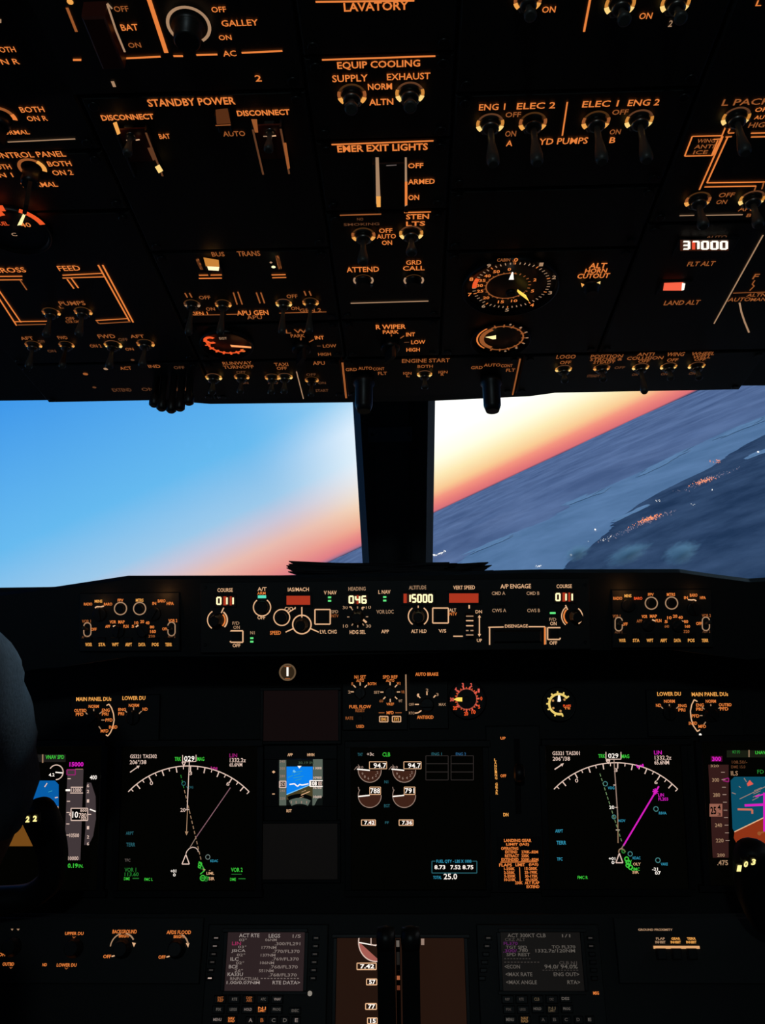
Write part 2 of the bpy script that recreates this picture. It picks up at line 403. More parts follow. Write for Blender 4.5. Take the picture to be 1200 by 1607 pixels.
for j in range(NR):
    for i in range(NA):
        k = j*(NA+1)+i; fs.append((k, k+1, k+NA+2, k+NA+1))
m.add(vs, fs, LANDF, True)
g = m.build('ground'); g.matrix_world = GM; g['kind'] = 'structure'
def gpatch(name, px, mt, z, kind='structure', label=None, cat=None):
    q = MB(); pts = [gpt(x, y, z) for x, y in px]; pts = [(p.x, p.y) for p in pts]
    # densified, slightly wavering shoreline
    out = []
    for i in range(len(pts)):
        a, b = Vector(pts[i]), Vector(pts[(i+1) % len(pts)])
        for t in range(26):
            p = a.lerp(b, t/26); dd = (b-a).length*(.30 if kind == 'stuff' else .10)*noise.fractal((p.x/900, p.y/900, z), .8, 2.0, 4)*math.sin(math.pi*t/26)**.5
            nn = Vector((-(b-a).y, (b-a).x)).normalized(); out.append(tuple(p+nn*dd))
    q.prism(out, z-5, z, mt); o = q.build(name); o.matrix_world = GM; o['kind'] = kind
    if label: o['label'] = label; o['category'] = cat
    return o
gpatch('lake', [(700, 905), (732, 872), (765, 853), (800, 838), (862, 815), (905, 786), (960, 760), (1010, 738), (1083, 703), (1140, 676), (1230, 640), (1245, 690), (1205, 705), (1170, 724), (1125, 752), (1075, 777), (1044, 792), (1015, 810), (983, 832), (965, 852), (940, 870), (920, 892), (890, 915), (800, 925)], WATER, 30)
gpatch('hills', [(872, 915), (890, 884), (928, 856), (950, 838), (972, 812), (1004, 790), (1032, 774), (1064, 758), (1114, 734), (1160, 703), (1196, 684), (1290, 640), (1400, 700), (1400, 950), (860, 960)], LANDN, 40)
def fogbank(px, lab):
    o = gpatch('fog_bank', px, FOG, 48, 'stuff', lab, 'fog'); return o
fogbank([(1005, 741), (1040, 722), (1080, 703), (1083, 706), (1045, 728), (1010, 745)], 'pale streak of fog across the middle of the lake')
fogbank([(1130, 683), (1160, 668), (1199, 655), (1200, 660), (1165, 673), (1135, 686)], 'pale streak of fog along the far upper lake shore')
fogbank([(887, 789), (920, 775), (952, 768), (950, 772), (920, 782), (890, 793)], 'short bright streak of fog over the far shore')
fogbank([(733, 866), (770, 850), (800, 840), (802, 843), (772, 856), (738, 870)], 'thin streak of fog low beside the centre post')
fogbank([(962, 815), (1000, 797), (1016, 792), (1016, 795), (1000, 803), (966, 819)], 'bright streak of fog on the near lake shore')
fogbank([(1170, 716), (1190, 707), (1215, 700), (1215, 705), (1195, 712), (1172, 721)], 'small patch of fog at the far right shore')
# soft cloud wisps below
def cloud(px, py, rx, ry, lab):
    mt = MATS.get('cloud_vapour')
    if not mt:
        mt = bpy.data.materials.new('cloud_vapour'); mt.use_nodes = True; n = mt.node_tree; n.nodes.clear()
        vo = n.nodes.new('ShaderNodeVolumePrincipled'); vo.inputs['Color'].default_value = (.55, .78, .9, 1)
        t = n.nodes.new('ShaderNodeTexCoord'); nz = n.nodes.new('ShaderNodeTexNoise'); nz.inputs['Scale'].default_value = 2.4; nz.inputs['Detail'].default_value = 5; nz.inputs['Roughness'].default_value = .65
        mp_ = n.nodes.new('ShaderNodeMapping'); mp_.inputs['Scale'].default_value = (.7, 2.6, 1); n.links.new(t.outputs['Object'], mp_.inputs[0])
        ln = n.nodes.new('ShaderNodeVectorMath'); ln.operation = 'LENGTH'; n.links.new(t.outputs['Object'], ln.inputs[0])
        n.links.new(mp_.outputs[0], nz.inputs['Vector'])
        a = n.nodes.new('ShaderNodeMath'); a.operation = 'MULTIPLY_ADD'; n.links.new(ln.outputs['Value'], a.inputs[0]); a.inputs[1].default_value = -.45; n.links.new(nz.outputs[0], a.inputs[2])
        b = n.nodes.new('ShaderNodeMapRange'); n.links.new(a.outputs[0], b.inputs['Value']); b.inputs['From Min'].default_value = .19; b.inputs['From Max'].default_value = .5; b.inputs['To Max'].default_value = .008
        n.links.new(b.outputs[0], vo.inputs['Density'])
        o_ = n.nodes.new('ShaderNodeOutputMaterial'); n.links.new(vo.outputs[0], o_.inputs['Volume']); MATS['cloud_vapour'] = mt
    q = MB(); q.lathe((0, 0, 0), [(.02, -1), (.45, -.88), (.8, -.55), (1, 0), (.8, .55), (.45, .88), (.02, 1)], mt, 20)
    o = q.build('cloud'); p = gpt(px, py, 600); dist = math.hypot(p.x, p.y)
    o.matrix_world = GM @ Matrix.Translation((p.x, p.y, 600)) @ Matrix.Rotation(-.35, 4, 'Z') @ Matrix.Diagonal((rx*dist/F, ry*dist/F*3.2, 220, 1))
    o['kind'] = 'stuff'; o['label'] = lab; o['category'] = 'cloud'
cloud(1068, 868, 34, 18, 'thin greenish cloud wisp low over the dark hills')
cloud(905, 868, 26, 12, 'small cloud wisp above the glareshield near the papers side')
cloud(985, 870, 44, 13, 'long cloud wisp just above the glareshield edge')
# town lights
def town(clusters, lab, seed):
    rnd = random.Random(seed)
    q = {}
    o_ = MB()
    for (x0, y0, x1, y1, sp, n, mt, sz) in clusters:
        for i in range(n):
            t = min(1.3, max(-.3, rnd.gauss(.5, .26))); x = x0+(x1-x0)*t+rnd.gauss(0, sp*1.3); y = y0+(y1-y0)*t+rnd.gauss(0, sp*.55)
            p = gpt(x, y, 80); d = math.hypot(p.x, p.y); r = sz*rnd.uniform(.4, 1.1)*d/F*.38
            o_.lathe((p.x, p.y, 80), [(r, -r), (r, r), (r*.4, r*1.6)], mt, 6, smooth=False)
    o = o_.build('town_lights'); o.matrix_world = GM; o['kind'] = 'stuff'; o['label'] = lab; o['category'] = 'town lights'
TW = em('town_lamp_white', (240, 235, 230), 1.6); TO = em('town_lamp_orange', (255, 150, 105), 1.3); TD = em('town_lamp_dim', (170, 150, 165), 1.0)
town([(996, 823, 1036, 807, 2.4, 110, TO, 1.6), (960, 842, 1062, 800, 3.0, 120, TD, 1.2), (935, 850, 968, 842, 2.5, 14, TW, 1.3)], 'orange and white town lights along the near lake shore', 1)
town([(1090, 760, 1118, 750, 2.2, 80, TO, 1.6), (1076, 766, 1148, 738, 3.0, 100, TD, 1.2)], 'orange town lights on the far hillside shore', 2)
town([(1118, 726, 1130, 722, 3.0, 14, TO, 1.4)], 'small orange cluster of lights highest on the hillside', 3)
town([(1028, 788, 1040, 784, 2.0, 7, TW, 1.2), (1050, 775, 1095, 765, 2.5, 12, TD, 1.0)], 'few white lights where the shore meets the lake', 4)
town([(934, 831, 934, 831, .4, 4, TW, 2.6)], 'single bright white light standing in the lake', 5)
town([(895, 871, 897, 871, .7, 4, TW, 2.2), (841, 889, 846, 888, 1.2, 7, TW, 2.0)], 'white lights low over the lake above the glareshield', 6)
town([(682, 872, 700, 864, 1.4, 22, TW, 2.0)], 'bright white lights beside the foot of the centre post', 7)
town([(1084, 792, 1088, 790, 1, 3, TW, 1.8), (1115, 770, 1118, 769, 1, 2, TW, 2.0), (1187, 710, 1190, 709, .8, 4, TW, 1.6)], 'scattered single white lights among dark hills', 8)

# ------------------------------------------------------------ cockpit shell
def quadwall(name, boxes, mt=SHELL):
    m = MB()
    for a, b in boxes: m.box(a, b, mt)
    return struct(name, m)
YF = 1.50
quadwall('floor', [((-1.15, -1.3, -.04), (1.15, 2.1, 0))], mat('floor_mat', (.02, .02, .022), .9, bump=.4, bscale=300, noise_amt=.3))
quadwall('ceiling', [((-1.15, -1.3, 1.95), (1.15, YF+.06, 1.99))])
quadwall('wall_rear', [((-1.15, -1.34, 0), (1.15, -1.3, 1.99))])
for sgn, nm in ((-1, 'left'), (1, 'right')):
    x0, x1 = (-1.15, -1.10) if sgn < 0 else (1.10, 1.15)
    quadwall('wall_'+nm, [((x0, -1.3, 0), (x1, YF, .98)), ((x0, -1.3, 1.5), (x1, YF, 1.96)), ((x0, -1.3, .98), (x1, .35, 1.5)), ((x0, 1.36, .98), (x1, YF, 1.5))])
quadwall('wall_front', [((-1.15, YF, 0), (1.15, YF+.05, .85)), ((-1.15, YF, 1.46), (1.15, YF+.05, 1.99)), ((-1.15, YF, .85), (-1.05, YF+.05, 1.46)), ((1.05, YF, .85), (1.15, YF+.05, 1.46))])
GL = bpy.data.materials.new('window_glass'); GL.use_nodes = True; n = GL.node_tree; n.nodes.clear()
a = n.nodes.new('ShaderNodeBsdfTransparent'); a.inputs[0].default_value = (.97, .98, .98, 1); b = n.nodes.new('ShaderNodeBsdfGlossy'); b.inputs['Roughness'].default_value = .02
fr = n.nodes.new('ShaderNodeMixShader'); fr.inputs[0].default_value = .03; n.links.new(a.outputs[0], fr.inputs[1]); n.links.new(b.outputs[0], fr.inputs[2])
o_ = n.nodes.new('ShaderNodeOutputMaterial'); n.links.new(fr.outputs[0], o_.inputs[0])
# centre post, tapered
def at_y(px, py, y):
    r = ray(px, py); t = (y-CAM.y)/r.y; return CAM+r*t
tl, tr_, br_, bl = at_y(548, 560, YF-.06), at_y(684, 560, YF-.06), at_y(679, 900, YF-.06), at_y(569, 900, YF-.06)
m = MB(); vs = []
def ext(p, q, t): return p+(q-p)*t
T0, T1 = ext(bl, tl, 1.15), ext(br_, tr_, 1.15); B0, B1 = ext(tl, bl, 1.2), ext(tr_, br_, 1.2)
c = .012
for y, i in ((YF-.06, c), (YF-.045, 0), (YF+.09, 0)):
    vs += [Vector((B0.x+i, y, B0.z)), Vector((B1.x-i, y, B1.z)), Vector((T1.x-i, y, T1.z)), Vector((T0.x+i, y, T0.z))]
fs = [(0, 1, 2, 3), (8, 11, 10, 9)]+[(k*4+i, k*4+(i+1) % 4, (k+1)*4+(i+1) % 4, (k+1)*4+i)[::-1] for k in (0, 1) for i in range(4)]
m.add(vs, fs, HOUSE)
# raised spine and placard recess on the post
pc = at_y(616, 770, YF-.06)
m.box((pc.x-.028, YF-.072, B0.z), (pc.x+.028, YF-.059, T0.z), HOUSE)
post = struct('trim_1', m)
t = Thing(None, 'placard', 'small dark placard plate high on the centre window post', 'placard', loc=tuple(at_y(612, 682, YF-.075)))
m = MB(); p = at_y(612, 682, YF-.076); m.box((p.x-.036, p.y-.0005, p.z-.012), (p.x+.036, p.y+.003, p.z+.012), mat('placard_blue_grey', (.035, .045, .055), .5, noise_amt=.2)); t.part('plate', m)
m = MB()
for dx in (-.03, .03): m.lathe((p.x+dx, p.y, p.z), [(.003, 0), (.003, .0015), (.002, .002)], SCREW, 12, axis=(0, -1, 0))
t.part('screw', m)
for i, (x0, x1) in enumerate(((-1.05, tl.x+.03), (tr_.x-.03, 1.05))):
    m = MB(); m.box((x0, YF+.02, .80), (x1, YF+.03, 1.47), GL); struct('window_%d' % (i+1), m)
for i, x in enumerate((-1.13, 1.125)):
    m = MB(); m.box((x, .34, .97), (x+.008, 1.37, 1.51), GL); struct('window_%d' % (i+3), m)

# glareshield with hood, seen edge on
gp = [(-420, 1010), (-260, 975), (0, 930), (60, 922), (85, 921), (200, 903.5), (440, 903), (620, 899), (850, 893.5), (1065, 893), (1120, 901), (1175, 908), (1200, 906.5), (1300, 915), (1500, 945), (1650, 985)]
hood = MC.uv
top = [MC.uv(x, y, -.004) for x, y in gp]; bot = [MC.uv(x, y+128, -.004) for x, y in gp]
dirf = Vector((0, math.cos(math.radians(11)), -math.sin(math.radians(11))))
m = MB(); vs = []
def loc3(u, v, w): return MC.o+MC.ex*u+MC.ey*v+MC.n*w
N = len(gp)
P0 = [loc3(u, v, -.006) for u, v in top]; P1 = [loc3(u, v, -.010) for u, v in bot]
Q0 = [p+dirf*.42 for p in P0]
bm_ = [loc3(u, v+.012, 0) for u, v in bot]
R0 = [loc3(u, v-.004, -.0) for u, v in top]
Q1 = [p+dirf*.12 for p in P1]
vs = Q0+P0+R0+P1+Q1
rows = 5
fs = [(r*N+i, r*N+i+1, (r+1)*N+i+1, (r+1)*N+i)[::-1] for r in range(rows-1) for i in range(N-1)]
m.add(vs, fs, HOUSE)
o = m.build('glareshield', None); o['label'] = 'long black glareshield hood under the windows'; o['category'] = 'glareshield'

# main panel backing, pedestal front, overhead housing
m = MB(MI); a0 = MI.uv(-420, 1035); a1 = MI.uv(1680, 1440)
m.cbox(a0[0], a1[0], a1[1], a0[1]+.10, -.12, -.006, HOUSE)
o = m.build('dashboard'); o.matrix_world = MI.mw; o['label'] = 'broad black main instrument panel carrying the flight displays'; o['category'] = 'dashboard'
m = MB(AS); a0 = AS.uv(-260, 1434); a1 = AS.uv(1480, 1640)
m.cbox(-.545, .545, a1[1], a0[1], -.06, -.006, HOUSE)
o = m.build('control_stand'); o.matrix_world = AS.mw; o['label'] = 'sloping black control stand below the main panel'; o['category'] = 'control stand'
m = MB(OH)
pts = [(-420, 640), (0, 629), (240, 626), (246, 630), (305, 632), (330, 634), (550, 631.5), (683, 629), (830, 622), (915, 610.5), (985, 606.5), (1200, 605), (1700, 596)]
pp = [OH.uv(x, y, -.006) for x, y in pts]
vt = OH.uv(620, -160)[1]
m.prism(pp+[(pp[-1][0], vt), (pp[0][0], vt)], -.16, -.006, HOUSE)
o = m.build('overhead_panel_housing'); o.matrix_world = OH.mw; o['label'] = 'large dark sloping overhead housing that carries the switch panels'; o['category'] = 'panel housing'
# stack of papers on the glareshield
def paper(x0, x1, y, th, name, lab, seed, dep=.0):
    rnd = random.Random(seed)
    p0 = CAM+ray(x0, y)*(1.09+dep); p1 = CAM+ray(x1, y)*(1.09+dep)
    t = Thing(None, name, lab, 'papers', loc=tuple((p0+p1)/2))
    z = min(p0.z, p1.z)-.001
    k = max(3, int(th/.0016))
    for i in range(k):
        q = MB(); j0, j1 = rnd.uniform(-.003, .006), rnd.uniform(-.016, .004); zz = i*th/k; dz = 0
        rows_ = 3; n_ = 9; vs = []
        for b in range(2):
            for a in range(n_+1):
                xx = p0.x+j0+(p1.x+j1-p0.x-j0)*a/n_
                tt = a/n_; sag = -.0018*math.sin(tt*math.pi)+.0012*math.sin(tt*9+i)*.3
                slope = (p1.z-p0.z)*tt
                for yy in (0, .15):
                    vs.append((xx, p0.y+yy+rnd.uniform(-.001, .001), p0.z+slope+zz+sag-.19*yy+b*th/k*.75-(.0)))
        m_ = (n_+1)*2; fs = []
        for a in range(n_):
            b0 = a*2; fs += [(b0, b0+1, b0+3, b0+2), (m_+b0, m_+b0+2, m_+b0+3, m_+b0+1), (b0, b0+2, m_+b0+2, m_+b0), (b0+1, m_+b0+1, m_+b0+3, b0+3)]
        fs += [(0, m_, m_+1, 1), (n_*2, n_*2+1, m_+n_*2+1, m_+n_*2)]
        q.add(vs, fs, mat('paper_dusk', (.035, .035, .038), .8, noise_amt=.25)); t.part('sheet', q)
paper(453, 715, 898, .0145, 'chart_papers', 'thick ragged stack of dark papers lying before the centre post', 3)
paper(640, 775, 896, .0120, 'checklist_papers', 'thinner fanned papers lying on the glareshield right of the post', 5, .004)
# ------------------------------------------------------------ overhead panel modules
def U474(x): return OH.uv(x, 474)[0]
def V620(y): return OH.uv(620, y)[1]
def module(name, label, x0, x1, y0, y1, scr=True):
    u0_, u1_, v1_, v0_ = U474(x0), U474(x1), V620(y0), V620(y1)
    t = Thing(OH, name, label, 'control panel', uvp=((u0_+u1_)/2, (v0_+v1_)/2))
    m = t.mb(); m.cbox(u0_, u1_, v0_, v1_, -.006, 0, PANEL, .0012)
    t.part('faceplate', m)
    for (a, b) in ((u0_+.006, v0_+.006), (u1_-.006, v0_+.006), (u0_+.006, v1_-.006), (u1_-.006, v1_-.006)):
        q = t.mb(); q.lathe((a, b, 0), [(.0032, 0), (.0032, .0008), (.0026, .0012)], SCREW, 14)
        q.add([(a-.002, b-.0004, .00125), (a+.002, b-.0004, .00125), (a+.002, b+.0004, .00125), (a-.002, b+.0004, .00125)], [(0, 1, 2, 3)], BLACK)
        t.part('fastener', q)
    return t
def guard(t, pts_l, pts_r, depth, ml, mr, open_=False):   # switch guard: two side walls with light on their edges + a cap
    for pts, mm in ((pts_l, ml), (pts_r, mr)):
        pass

# --- A column
t = module('instrument_switching_panel', 'overhead panel at the far upper left reading BOTH ON R', -60, 268, -60, 222)
m = t.mb()
m.T(8, 78, 'BOTH', 32, 9, A); m.T(8, 97, 'ON R', 44, 9, A); m.T(50, 172, 'BOTH', 38, 9, A); m.T(58, 186, 'ON R', 32, 8, A); m.T(20, 208, 'NORMAL', 52, 7, A)
m.L(12, 223, 118, 218, 2.2, CR2); m.R(121, 94, 13, 3.4, A); m.L(105, 12, 120, 50, 4.5, A2); m.disc(110, 3, 5, AY)
m.arc(2, 186, 21, 20, 160, 6, A2); m.arc(2, 186, 21, -12, 20, 7, A); m.R(0, 33, 4, 6, CR2)
t.part('legend', m); t.grip_knob(2, 188, 15, 110)
t = module('source_selector_panel', 'overhead panel reading CONTROL PANEL and BOTH ON 2 at the left', -60, 268, 226, 318)
m = t.mb()
m.T(40, 243, 'CONTROL PANEL', 126, 9, A); m.T(2, 262, 'BOTH', 30, 8, A); m.T(2, 275, 'ON 1', 36, 7, A); m.T(93, 257, 'BOTH', 37, 8, A); m.T(98, 271, 'ON 2', 32, 8, A); m.T(62, 290, 'NORMAL', 56, 7.5, A)
m.arc(50, 264, 19, 45, 200, 5, A2); m.arc(50, 264, 19, -25, 45, 7, AY)
t.part('legend', m); t.grip_knob(50, 268, 14, 240, .03)
t = module('fuel_panel', 'overhead fuel panel with double line crossfeed diagram and pumps', -60, 268, 322, 560)
# temperature gauge
g = t.mb(); u, v = OH.uv(24, 358); k = OH.sx(24, 358)
g.lathe((u, v, 0), [(k*56, 0), (k*56, .004), (k*52, .005), (k*50, .002)], BLACK, 36); gg = t.part('temperature_gauge', g)
m = t.mb(); m.arc(24, 358, 46, 8, 60, 9, RO, .0055); m.arc(24, 358, 46, 86, 118, 13, RO, .0055)
for a in (100, 108, 130, 140, 152): m.tick(24, 358, 30, 42, a, 6, RO, .0055)
m.T(40, 353, '40', 16, 7, A, w=.0055); m.T(4, 351, 'FUEL', 18, 6, RO, w=.0055); m.T(22, 368, 'C', 8, 5, CR2, w=.0055)
m.P([(27, 354), (34, 353), (41, 335), (37, 334)], mat('needle_cream', emit=(255, 240, 170), es=1.1), .007)
t.part('gauge_face', m, gg)
m = t.mb()
m.T(14, 424, 'CROSS', 52, 8, A); m.T(108, 421, 'FEED', 35, 8, A)
def dbl(m, x0, y0, x1, y1, off, lw, mt):
    m.L(x0, y0, x1, y1, lw, mt); m.L(x0+off[0], y0+off[1], x1+off[0], y1+off[1], lw, mt)
m.L(-20, 434, 35, 433.5, 2.4, A); m.L(-20, 439.5, 35, 439, 2.4, A); m.L(31, 439, 42, 455, 2.2, A2)
m.L(-25, 432, 26, 511, 2.4, A); m.L(-14, 438, 33, 506, 2.4, A); m.L(22, 505, 74, 504, 2.2, A); m.L(28, 510, 73, 509, 2.2, A2)
m.L(98, 432, 160, 429, 2.4, A); m.L(98, 436.5, 164, 434.5, 2.4, A); m.L(105, 438, 116, 453, 2.4, A); m.L(112, 437, 123, 452, 2.4, A)
m.L(154, 416, 203, 504, 2.6, A); m.L(161, 416, 209, 506, 2.6, A); m.L(150, 503, 200, 500, 2.2, A); m.L(156, 508, 205, 505, 2.2, A2); m.L(151, 503, 155, 508, 2, A2)
m.T(113, 476, 'PUMPS', 41, 6.5, A2); m.T(110, 500, 'OFF', 14, 4.5, A2); m.T(114, 505, 'CTR ON', 22, 4, A2); m.T(96, 482, 'L', 6, 4, A2)
m.T(42, 531, 'AFT', 20, 5, A2); m.T(65, 536, 'OFF', 11, 4, A3); m.T(98, 530, 'FWD', 15, 5, A2); m.T(81, 551, 'ON', 13, 4, A3)
m.T(167, 528, 'FWD', 27, 6, A2); m.T(193, 533, 'OFF', 15, 4.5, A3); m.T(215, 528, 'AFT', 22, 5, A2); m.T(203, 548, 'ON', 13, 4, A2); m.T(150, 543, 'ON 2', 18, 5, A2)
t.part('legend', m)
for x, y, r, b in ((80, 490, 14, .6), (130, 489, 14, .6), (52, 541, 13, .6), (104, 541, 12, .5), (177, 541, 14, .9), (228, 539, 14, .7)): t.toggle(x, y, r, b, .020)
# --- B column
t = module('electrical_meter_panel', 'overhead panel reading GALLEY and BAT with a round dial ring', 62, 528, -60, 136)
m = t.mb()
m.T(190, 14, 'OFF', 23, 9, A2); m.T(203, 43, 'BAT', 27, 10, A); m.T(211, 71, 'ON', 20, 8, A2); m.T(343, 15, 'OFF', 23, 9, A); m.T(376, 36, 'GALLEY', 58, 10, A); m.T(353, 59, 'ON', 20, 8, A)
m.L(168, 5, 176, 14, 3, CR2); m.L(232, -6, 261, 83, 7, A); m.L(187, 92, 252, 89, 3.4, A); m.L(272, 88, 287, 88, 3.6, A); m.L(308, 86.5, 341, 85.5, 3.4, A); m.T(360, 84, 'AC', 21, 9, A); m.L(379, 83, 443, 80, 3.4, A)
m.T(178, 132, '1', 5, 9, CR2); m.T(405, 123, '2', 10, 10, A)
m.arc(296, 40, 32, -62, 251, 5, CR2, .004); m.R(171, 52, 6, 8, A3)
t.part('legend', m)
t.knob(296, 40, 27, .012)
g = t.mb()
for a, b in (((168, 6), (182, 48)), ((182, 48), (196, 82))): g.L(*a, *b, 3.2, CR2, .012)
u, v = OH.uv(178, 45); g.cbox(u-.010, u+.002, v-.016, v+.016, 0, .011, mat('guard_red', (.12, .02, .01), .4), .001)
t.part('switch_guard', g, label='red guard over the battery switch')
t = module('standby_power_panel', 'overhead panel reading STANDBY POWER with two DISCONNECT guards', 272, 528, 139, 386)
m = t.mb()
m.T(300, 160, 'STANDBY POWER', 138, 12, A, .02); m.T(200, 184, 'DISCONNECT', 83, 9, A, .03); m.T(413, 177, 'DISCONNECT', 83, 9, A, .03); m.T(258, 214, 'BAT', 17, 8, A); m.T(367, 210, 'AUTO', 35, 8, A2)
t.part('legend', m)
def guard2(t, xl, xr, y0, y1, h, lit_l, lit_r, cap=True, name='switch_guard'):
    g = t.mb(); u0_, v0_ = OH.uv(xl, y0)[0], OH.uv(xl, y1)[1]; u1_, v1_ = OH.uv(xr, y0); th = .0012
    g.cbox(u0_, u0_+th, v0_, v1_, 0, h, BLACK, .0004); g.cbox(u1_-th, u1_, v0_, v1_, 0, h, BLACK, .0004)
    if cap: g.cbox(u0_+th, u1_-th, v0_+.3*(v1_-v0_), v1_, h*.55, h*.7, mat('guard_red', (.12, .02, .01), .4), .0004)
    p = t.part(name, g)
    q = t.mb()
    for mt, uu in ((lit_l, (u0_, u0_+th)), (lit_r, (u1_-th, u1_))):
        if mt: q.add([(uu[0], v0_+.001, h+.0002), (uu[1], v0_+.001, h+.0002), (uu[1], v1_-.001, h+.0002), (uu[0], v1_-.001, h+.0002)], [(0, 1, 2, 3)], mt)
    if q.v: t.part('painted_lit_edge', q, p)  # light caught on the guard walls, painted as emission
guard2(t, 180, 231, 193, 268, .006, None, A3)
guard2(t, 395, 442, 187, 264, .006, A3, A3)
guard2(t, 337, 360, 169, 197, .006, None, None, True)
m = t.mb(); m.P([(177, 193), (183, 191), (189, 209), (184, 212)], AY, .0066); m.P([(243, 262), (250, 258), (256, 268), (249, 272)], YW, .0066); m.P([(394, 187), (403, 187), (405, 208), (400, 208)], A2, .0066)  # bright spots on the guards painted as emissive patches
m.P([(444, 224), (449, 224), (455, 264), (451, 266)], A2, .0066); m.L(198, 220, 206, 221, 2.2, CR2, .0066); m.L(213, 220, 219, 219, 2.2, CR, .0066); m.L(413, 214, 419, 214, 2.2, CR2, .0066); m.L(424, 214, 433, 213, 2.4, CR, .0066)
m.P([(231, 232), (239, 231), (245, 250), (240, 252)], A3, .0066); m.L(338, 197, 362, 196, 2, A2, .0066); m.P([(338, 172), (357, 170), (362, 194), (340, 195)], mat('guard_glint_brown', emit=(84, 44, 20)), .0064)
t.part('painted_glint', m)
t.toggle(206, 205, 14, .3, .016, ring=False); t.toggle(424, 199, 14, .3, .016, ring=False)
t = module('bus_transfer_panel', 'overhead panel reading BUS TRANS with APU GEN switches', 272, 528, 389, 501)
m = t.mb()
m.T(342, 399, 'BUS', 20, 7, A2); m.T(390, 398, 'TRANS', 36, 8, A2); m.T(313, 415, 'OFF', 5, 18, A2, rot=4); m.T(437, 412, 'AUTO', 6, 22, A2)
m.L(312, 432, 348, 431.5, 2.6, A); m.L(312, 437, 348, 436.5, 2.6, A); m.L(426, 431.5, 448, 431, 2.4, A); m.L(427, 436, 449, 435.5, 2.4, A)
for x0, y0, x1, y1 in ((290, 460, 294, 467), (297, 460, 301, 467), (366, 459, 372, 478), (373, 458, 380, 478), (402, 459, 408, 476), (409, 459, 415, 476), (477, 457, 480, 464), (485, 457, 488, 464)): m.L(x0, y0, x1, y1, 2.2, A2)
m.T(321, 467, 'OFF', 18, 5.5, A2); m.T(330, 485, 'ON', 14, 5, A2); m.T(313, 492, 'GEN 1', 26, 5.5, A); m.T(396, 491, 'APU GEN', 50, 7.5, A); m.T(399, 498, 'APU', 24, 6, A2)
m.T(458, 465, 'OFF', 17, 5.5, A2); m.T(463, 484, 'ON', 13, 5, A2); m.T(487, 487, 'GEN 2', 34, 5.5, A2)
m.L(305, 494.5, 345, 494, 1.8, A2); m.L(355, 493.5, 378, 493, 1.8, A2); m.L(438, 491.5, 512, 489.5, 1.8, A2)
t.part('legend', m)
for x, y, b in ((301, 477, .45), (350, 477, .6), (445, 476, .95), (487, 474, .7)): t.toggle(x, y, 13, b, .026)
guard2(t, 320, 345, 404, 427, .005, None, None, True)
m = t.mb(); m.P([(319, 404), (343, 408), (344, 419), (323, 418)], YA, .0056); m.P([(325, 418), (344, 419), (343, 425), (327, 424)], mat('guard_glint_cream', emit=(255, 240, 190), es=1.2), .0058); m.disc(429, 419, 3.2, DIG, .006); m.disc(425, 412, 2.2, CR2, .006)  # lit face of the bus guard painted in emissive patches
t.part('painted_glint', m)
t = module('auxiliary_power_panel', 'overhead panel with small orange half dial and wiper legends', 272, 528, 504, 560)
g = t.mb(); u, v = OH.uv(356, 538); k = OH.sx(356, 538); g.lathe((u, v, 0), [(k*42, 0), (k*42, .003), (k*39, .004), (k*38, .001)], BLACK, 36); gg = t.part('temperature_gauge', g)
m = t.mb(); m.arc(356, 538, 31, 165, 310, 3.4, RO, .0045)
for a in range(170, 312, 20): m.tick(356, 538, 27, 36, a, 3.2, RO, .0045)
m.arc(330, 534, 8, 40, 310, 5.5, RO, .0045); m.P([(361, 541), (363, 544.5), (394, 546.5), (394, 544)], mat('needle_salmon', emit=(255, 160, 95), es=1.1), .0055); m.T(381, 550, '6', 7, 5, A, w=.0045); m.T(350, 531, 'EGT', 12, 3.6, CR2, w=.0045)
t.part('gauge_face', m, gg)
m = t.mb(); m.T(465, 520, 'L W', 34, 6, A2); m.T(467, 527, 'PARK', 22, 5, A2); m.L(472, 530, 472, 534, 2, A2); m.T(501, 530, 'INT', 14, 5.5, A); m.L(485, 537, 492, 533, 2, A2); m.T(517, 543, 'LOW', 21, 5, A2); m.L(497, 543, 503, 543, 1.6, A3); m.T(509, 556, 'HIGH', 20, 4.6, A2)
t.part('legend', m); t.grip_knob(473, 543, 15, 60, .016)
t = module('taxi_light_panel', 'front edge overhead panel reading RUNWAY TURNOFF and TAXI', 272, 519, 563, 622)
m = t.mb()
m.T(372, 570, 'RUNWAY', 46, 5, A2); m.T(374, 576, 'TURNOFF', 48, 5, A2); m.T(378, 584, 'OFF', 15, 3.6, A3); m.T(384, 601, 'ON', 11, 3.6, A3); m.T(441, 572, 'TAXI', 22, 5, A2); m.T(442, 578, 'OFF', 16, 4.6, A2)
m.T(500, 570, 'APU', 19, 5.5, A2); m.L(465, 583, 476, 626, 1.6, CR2); m.T(488, 588, 'OFF', 15, 4, A3); m.T(505, 601, 'ON', 12, 3.6, A3); m.T(505, 613, 'START', 20, 4, A3); m.T(428, 601, 'AUTO', 16, 3.4, A3); m.T(281, 577, 'OFF', 17, 4.4, A3); m.T(288, 611, 'RWY', 24, 5, A3)
t.part('legend', m)
for x, y, r, b in ((335, 592, 13, .9), (379, 591, 12, .6), (427, 592, 12, .5), (447, 591, 12, 1), (489, 596, 11, .6)): t.toggle(x, y, r, b, .014)
t = module('landing_light_panel', 'front edge overhead panel at far left with landing light switches', -60, 268, 563, 622)
m = t.mb(); m.T(197, 578, 'ACT', 18, 5, A2); m.T(242, 575, 'IND', 19, 4.6, A2); m.T(191, 612, 'EXTEND', 30, 5, A3); m.T(232, 611, 'ON', 20, 5, A3); m.disc(134, 587, 4, A2); m.disc(166, 579, 3.5, CR2); m.disc(148, 608, 3, A3); m.disc(208, 557+8, 3, A3)
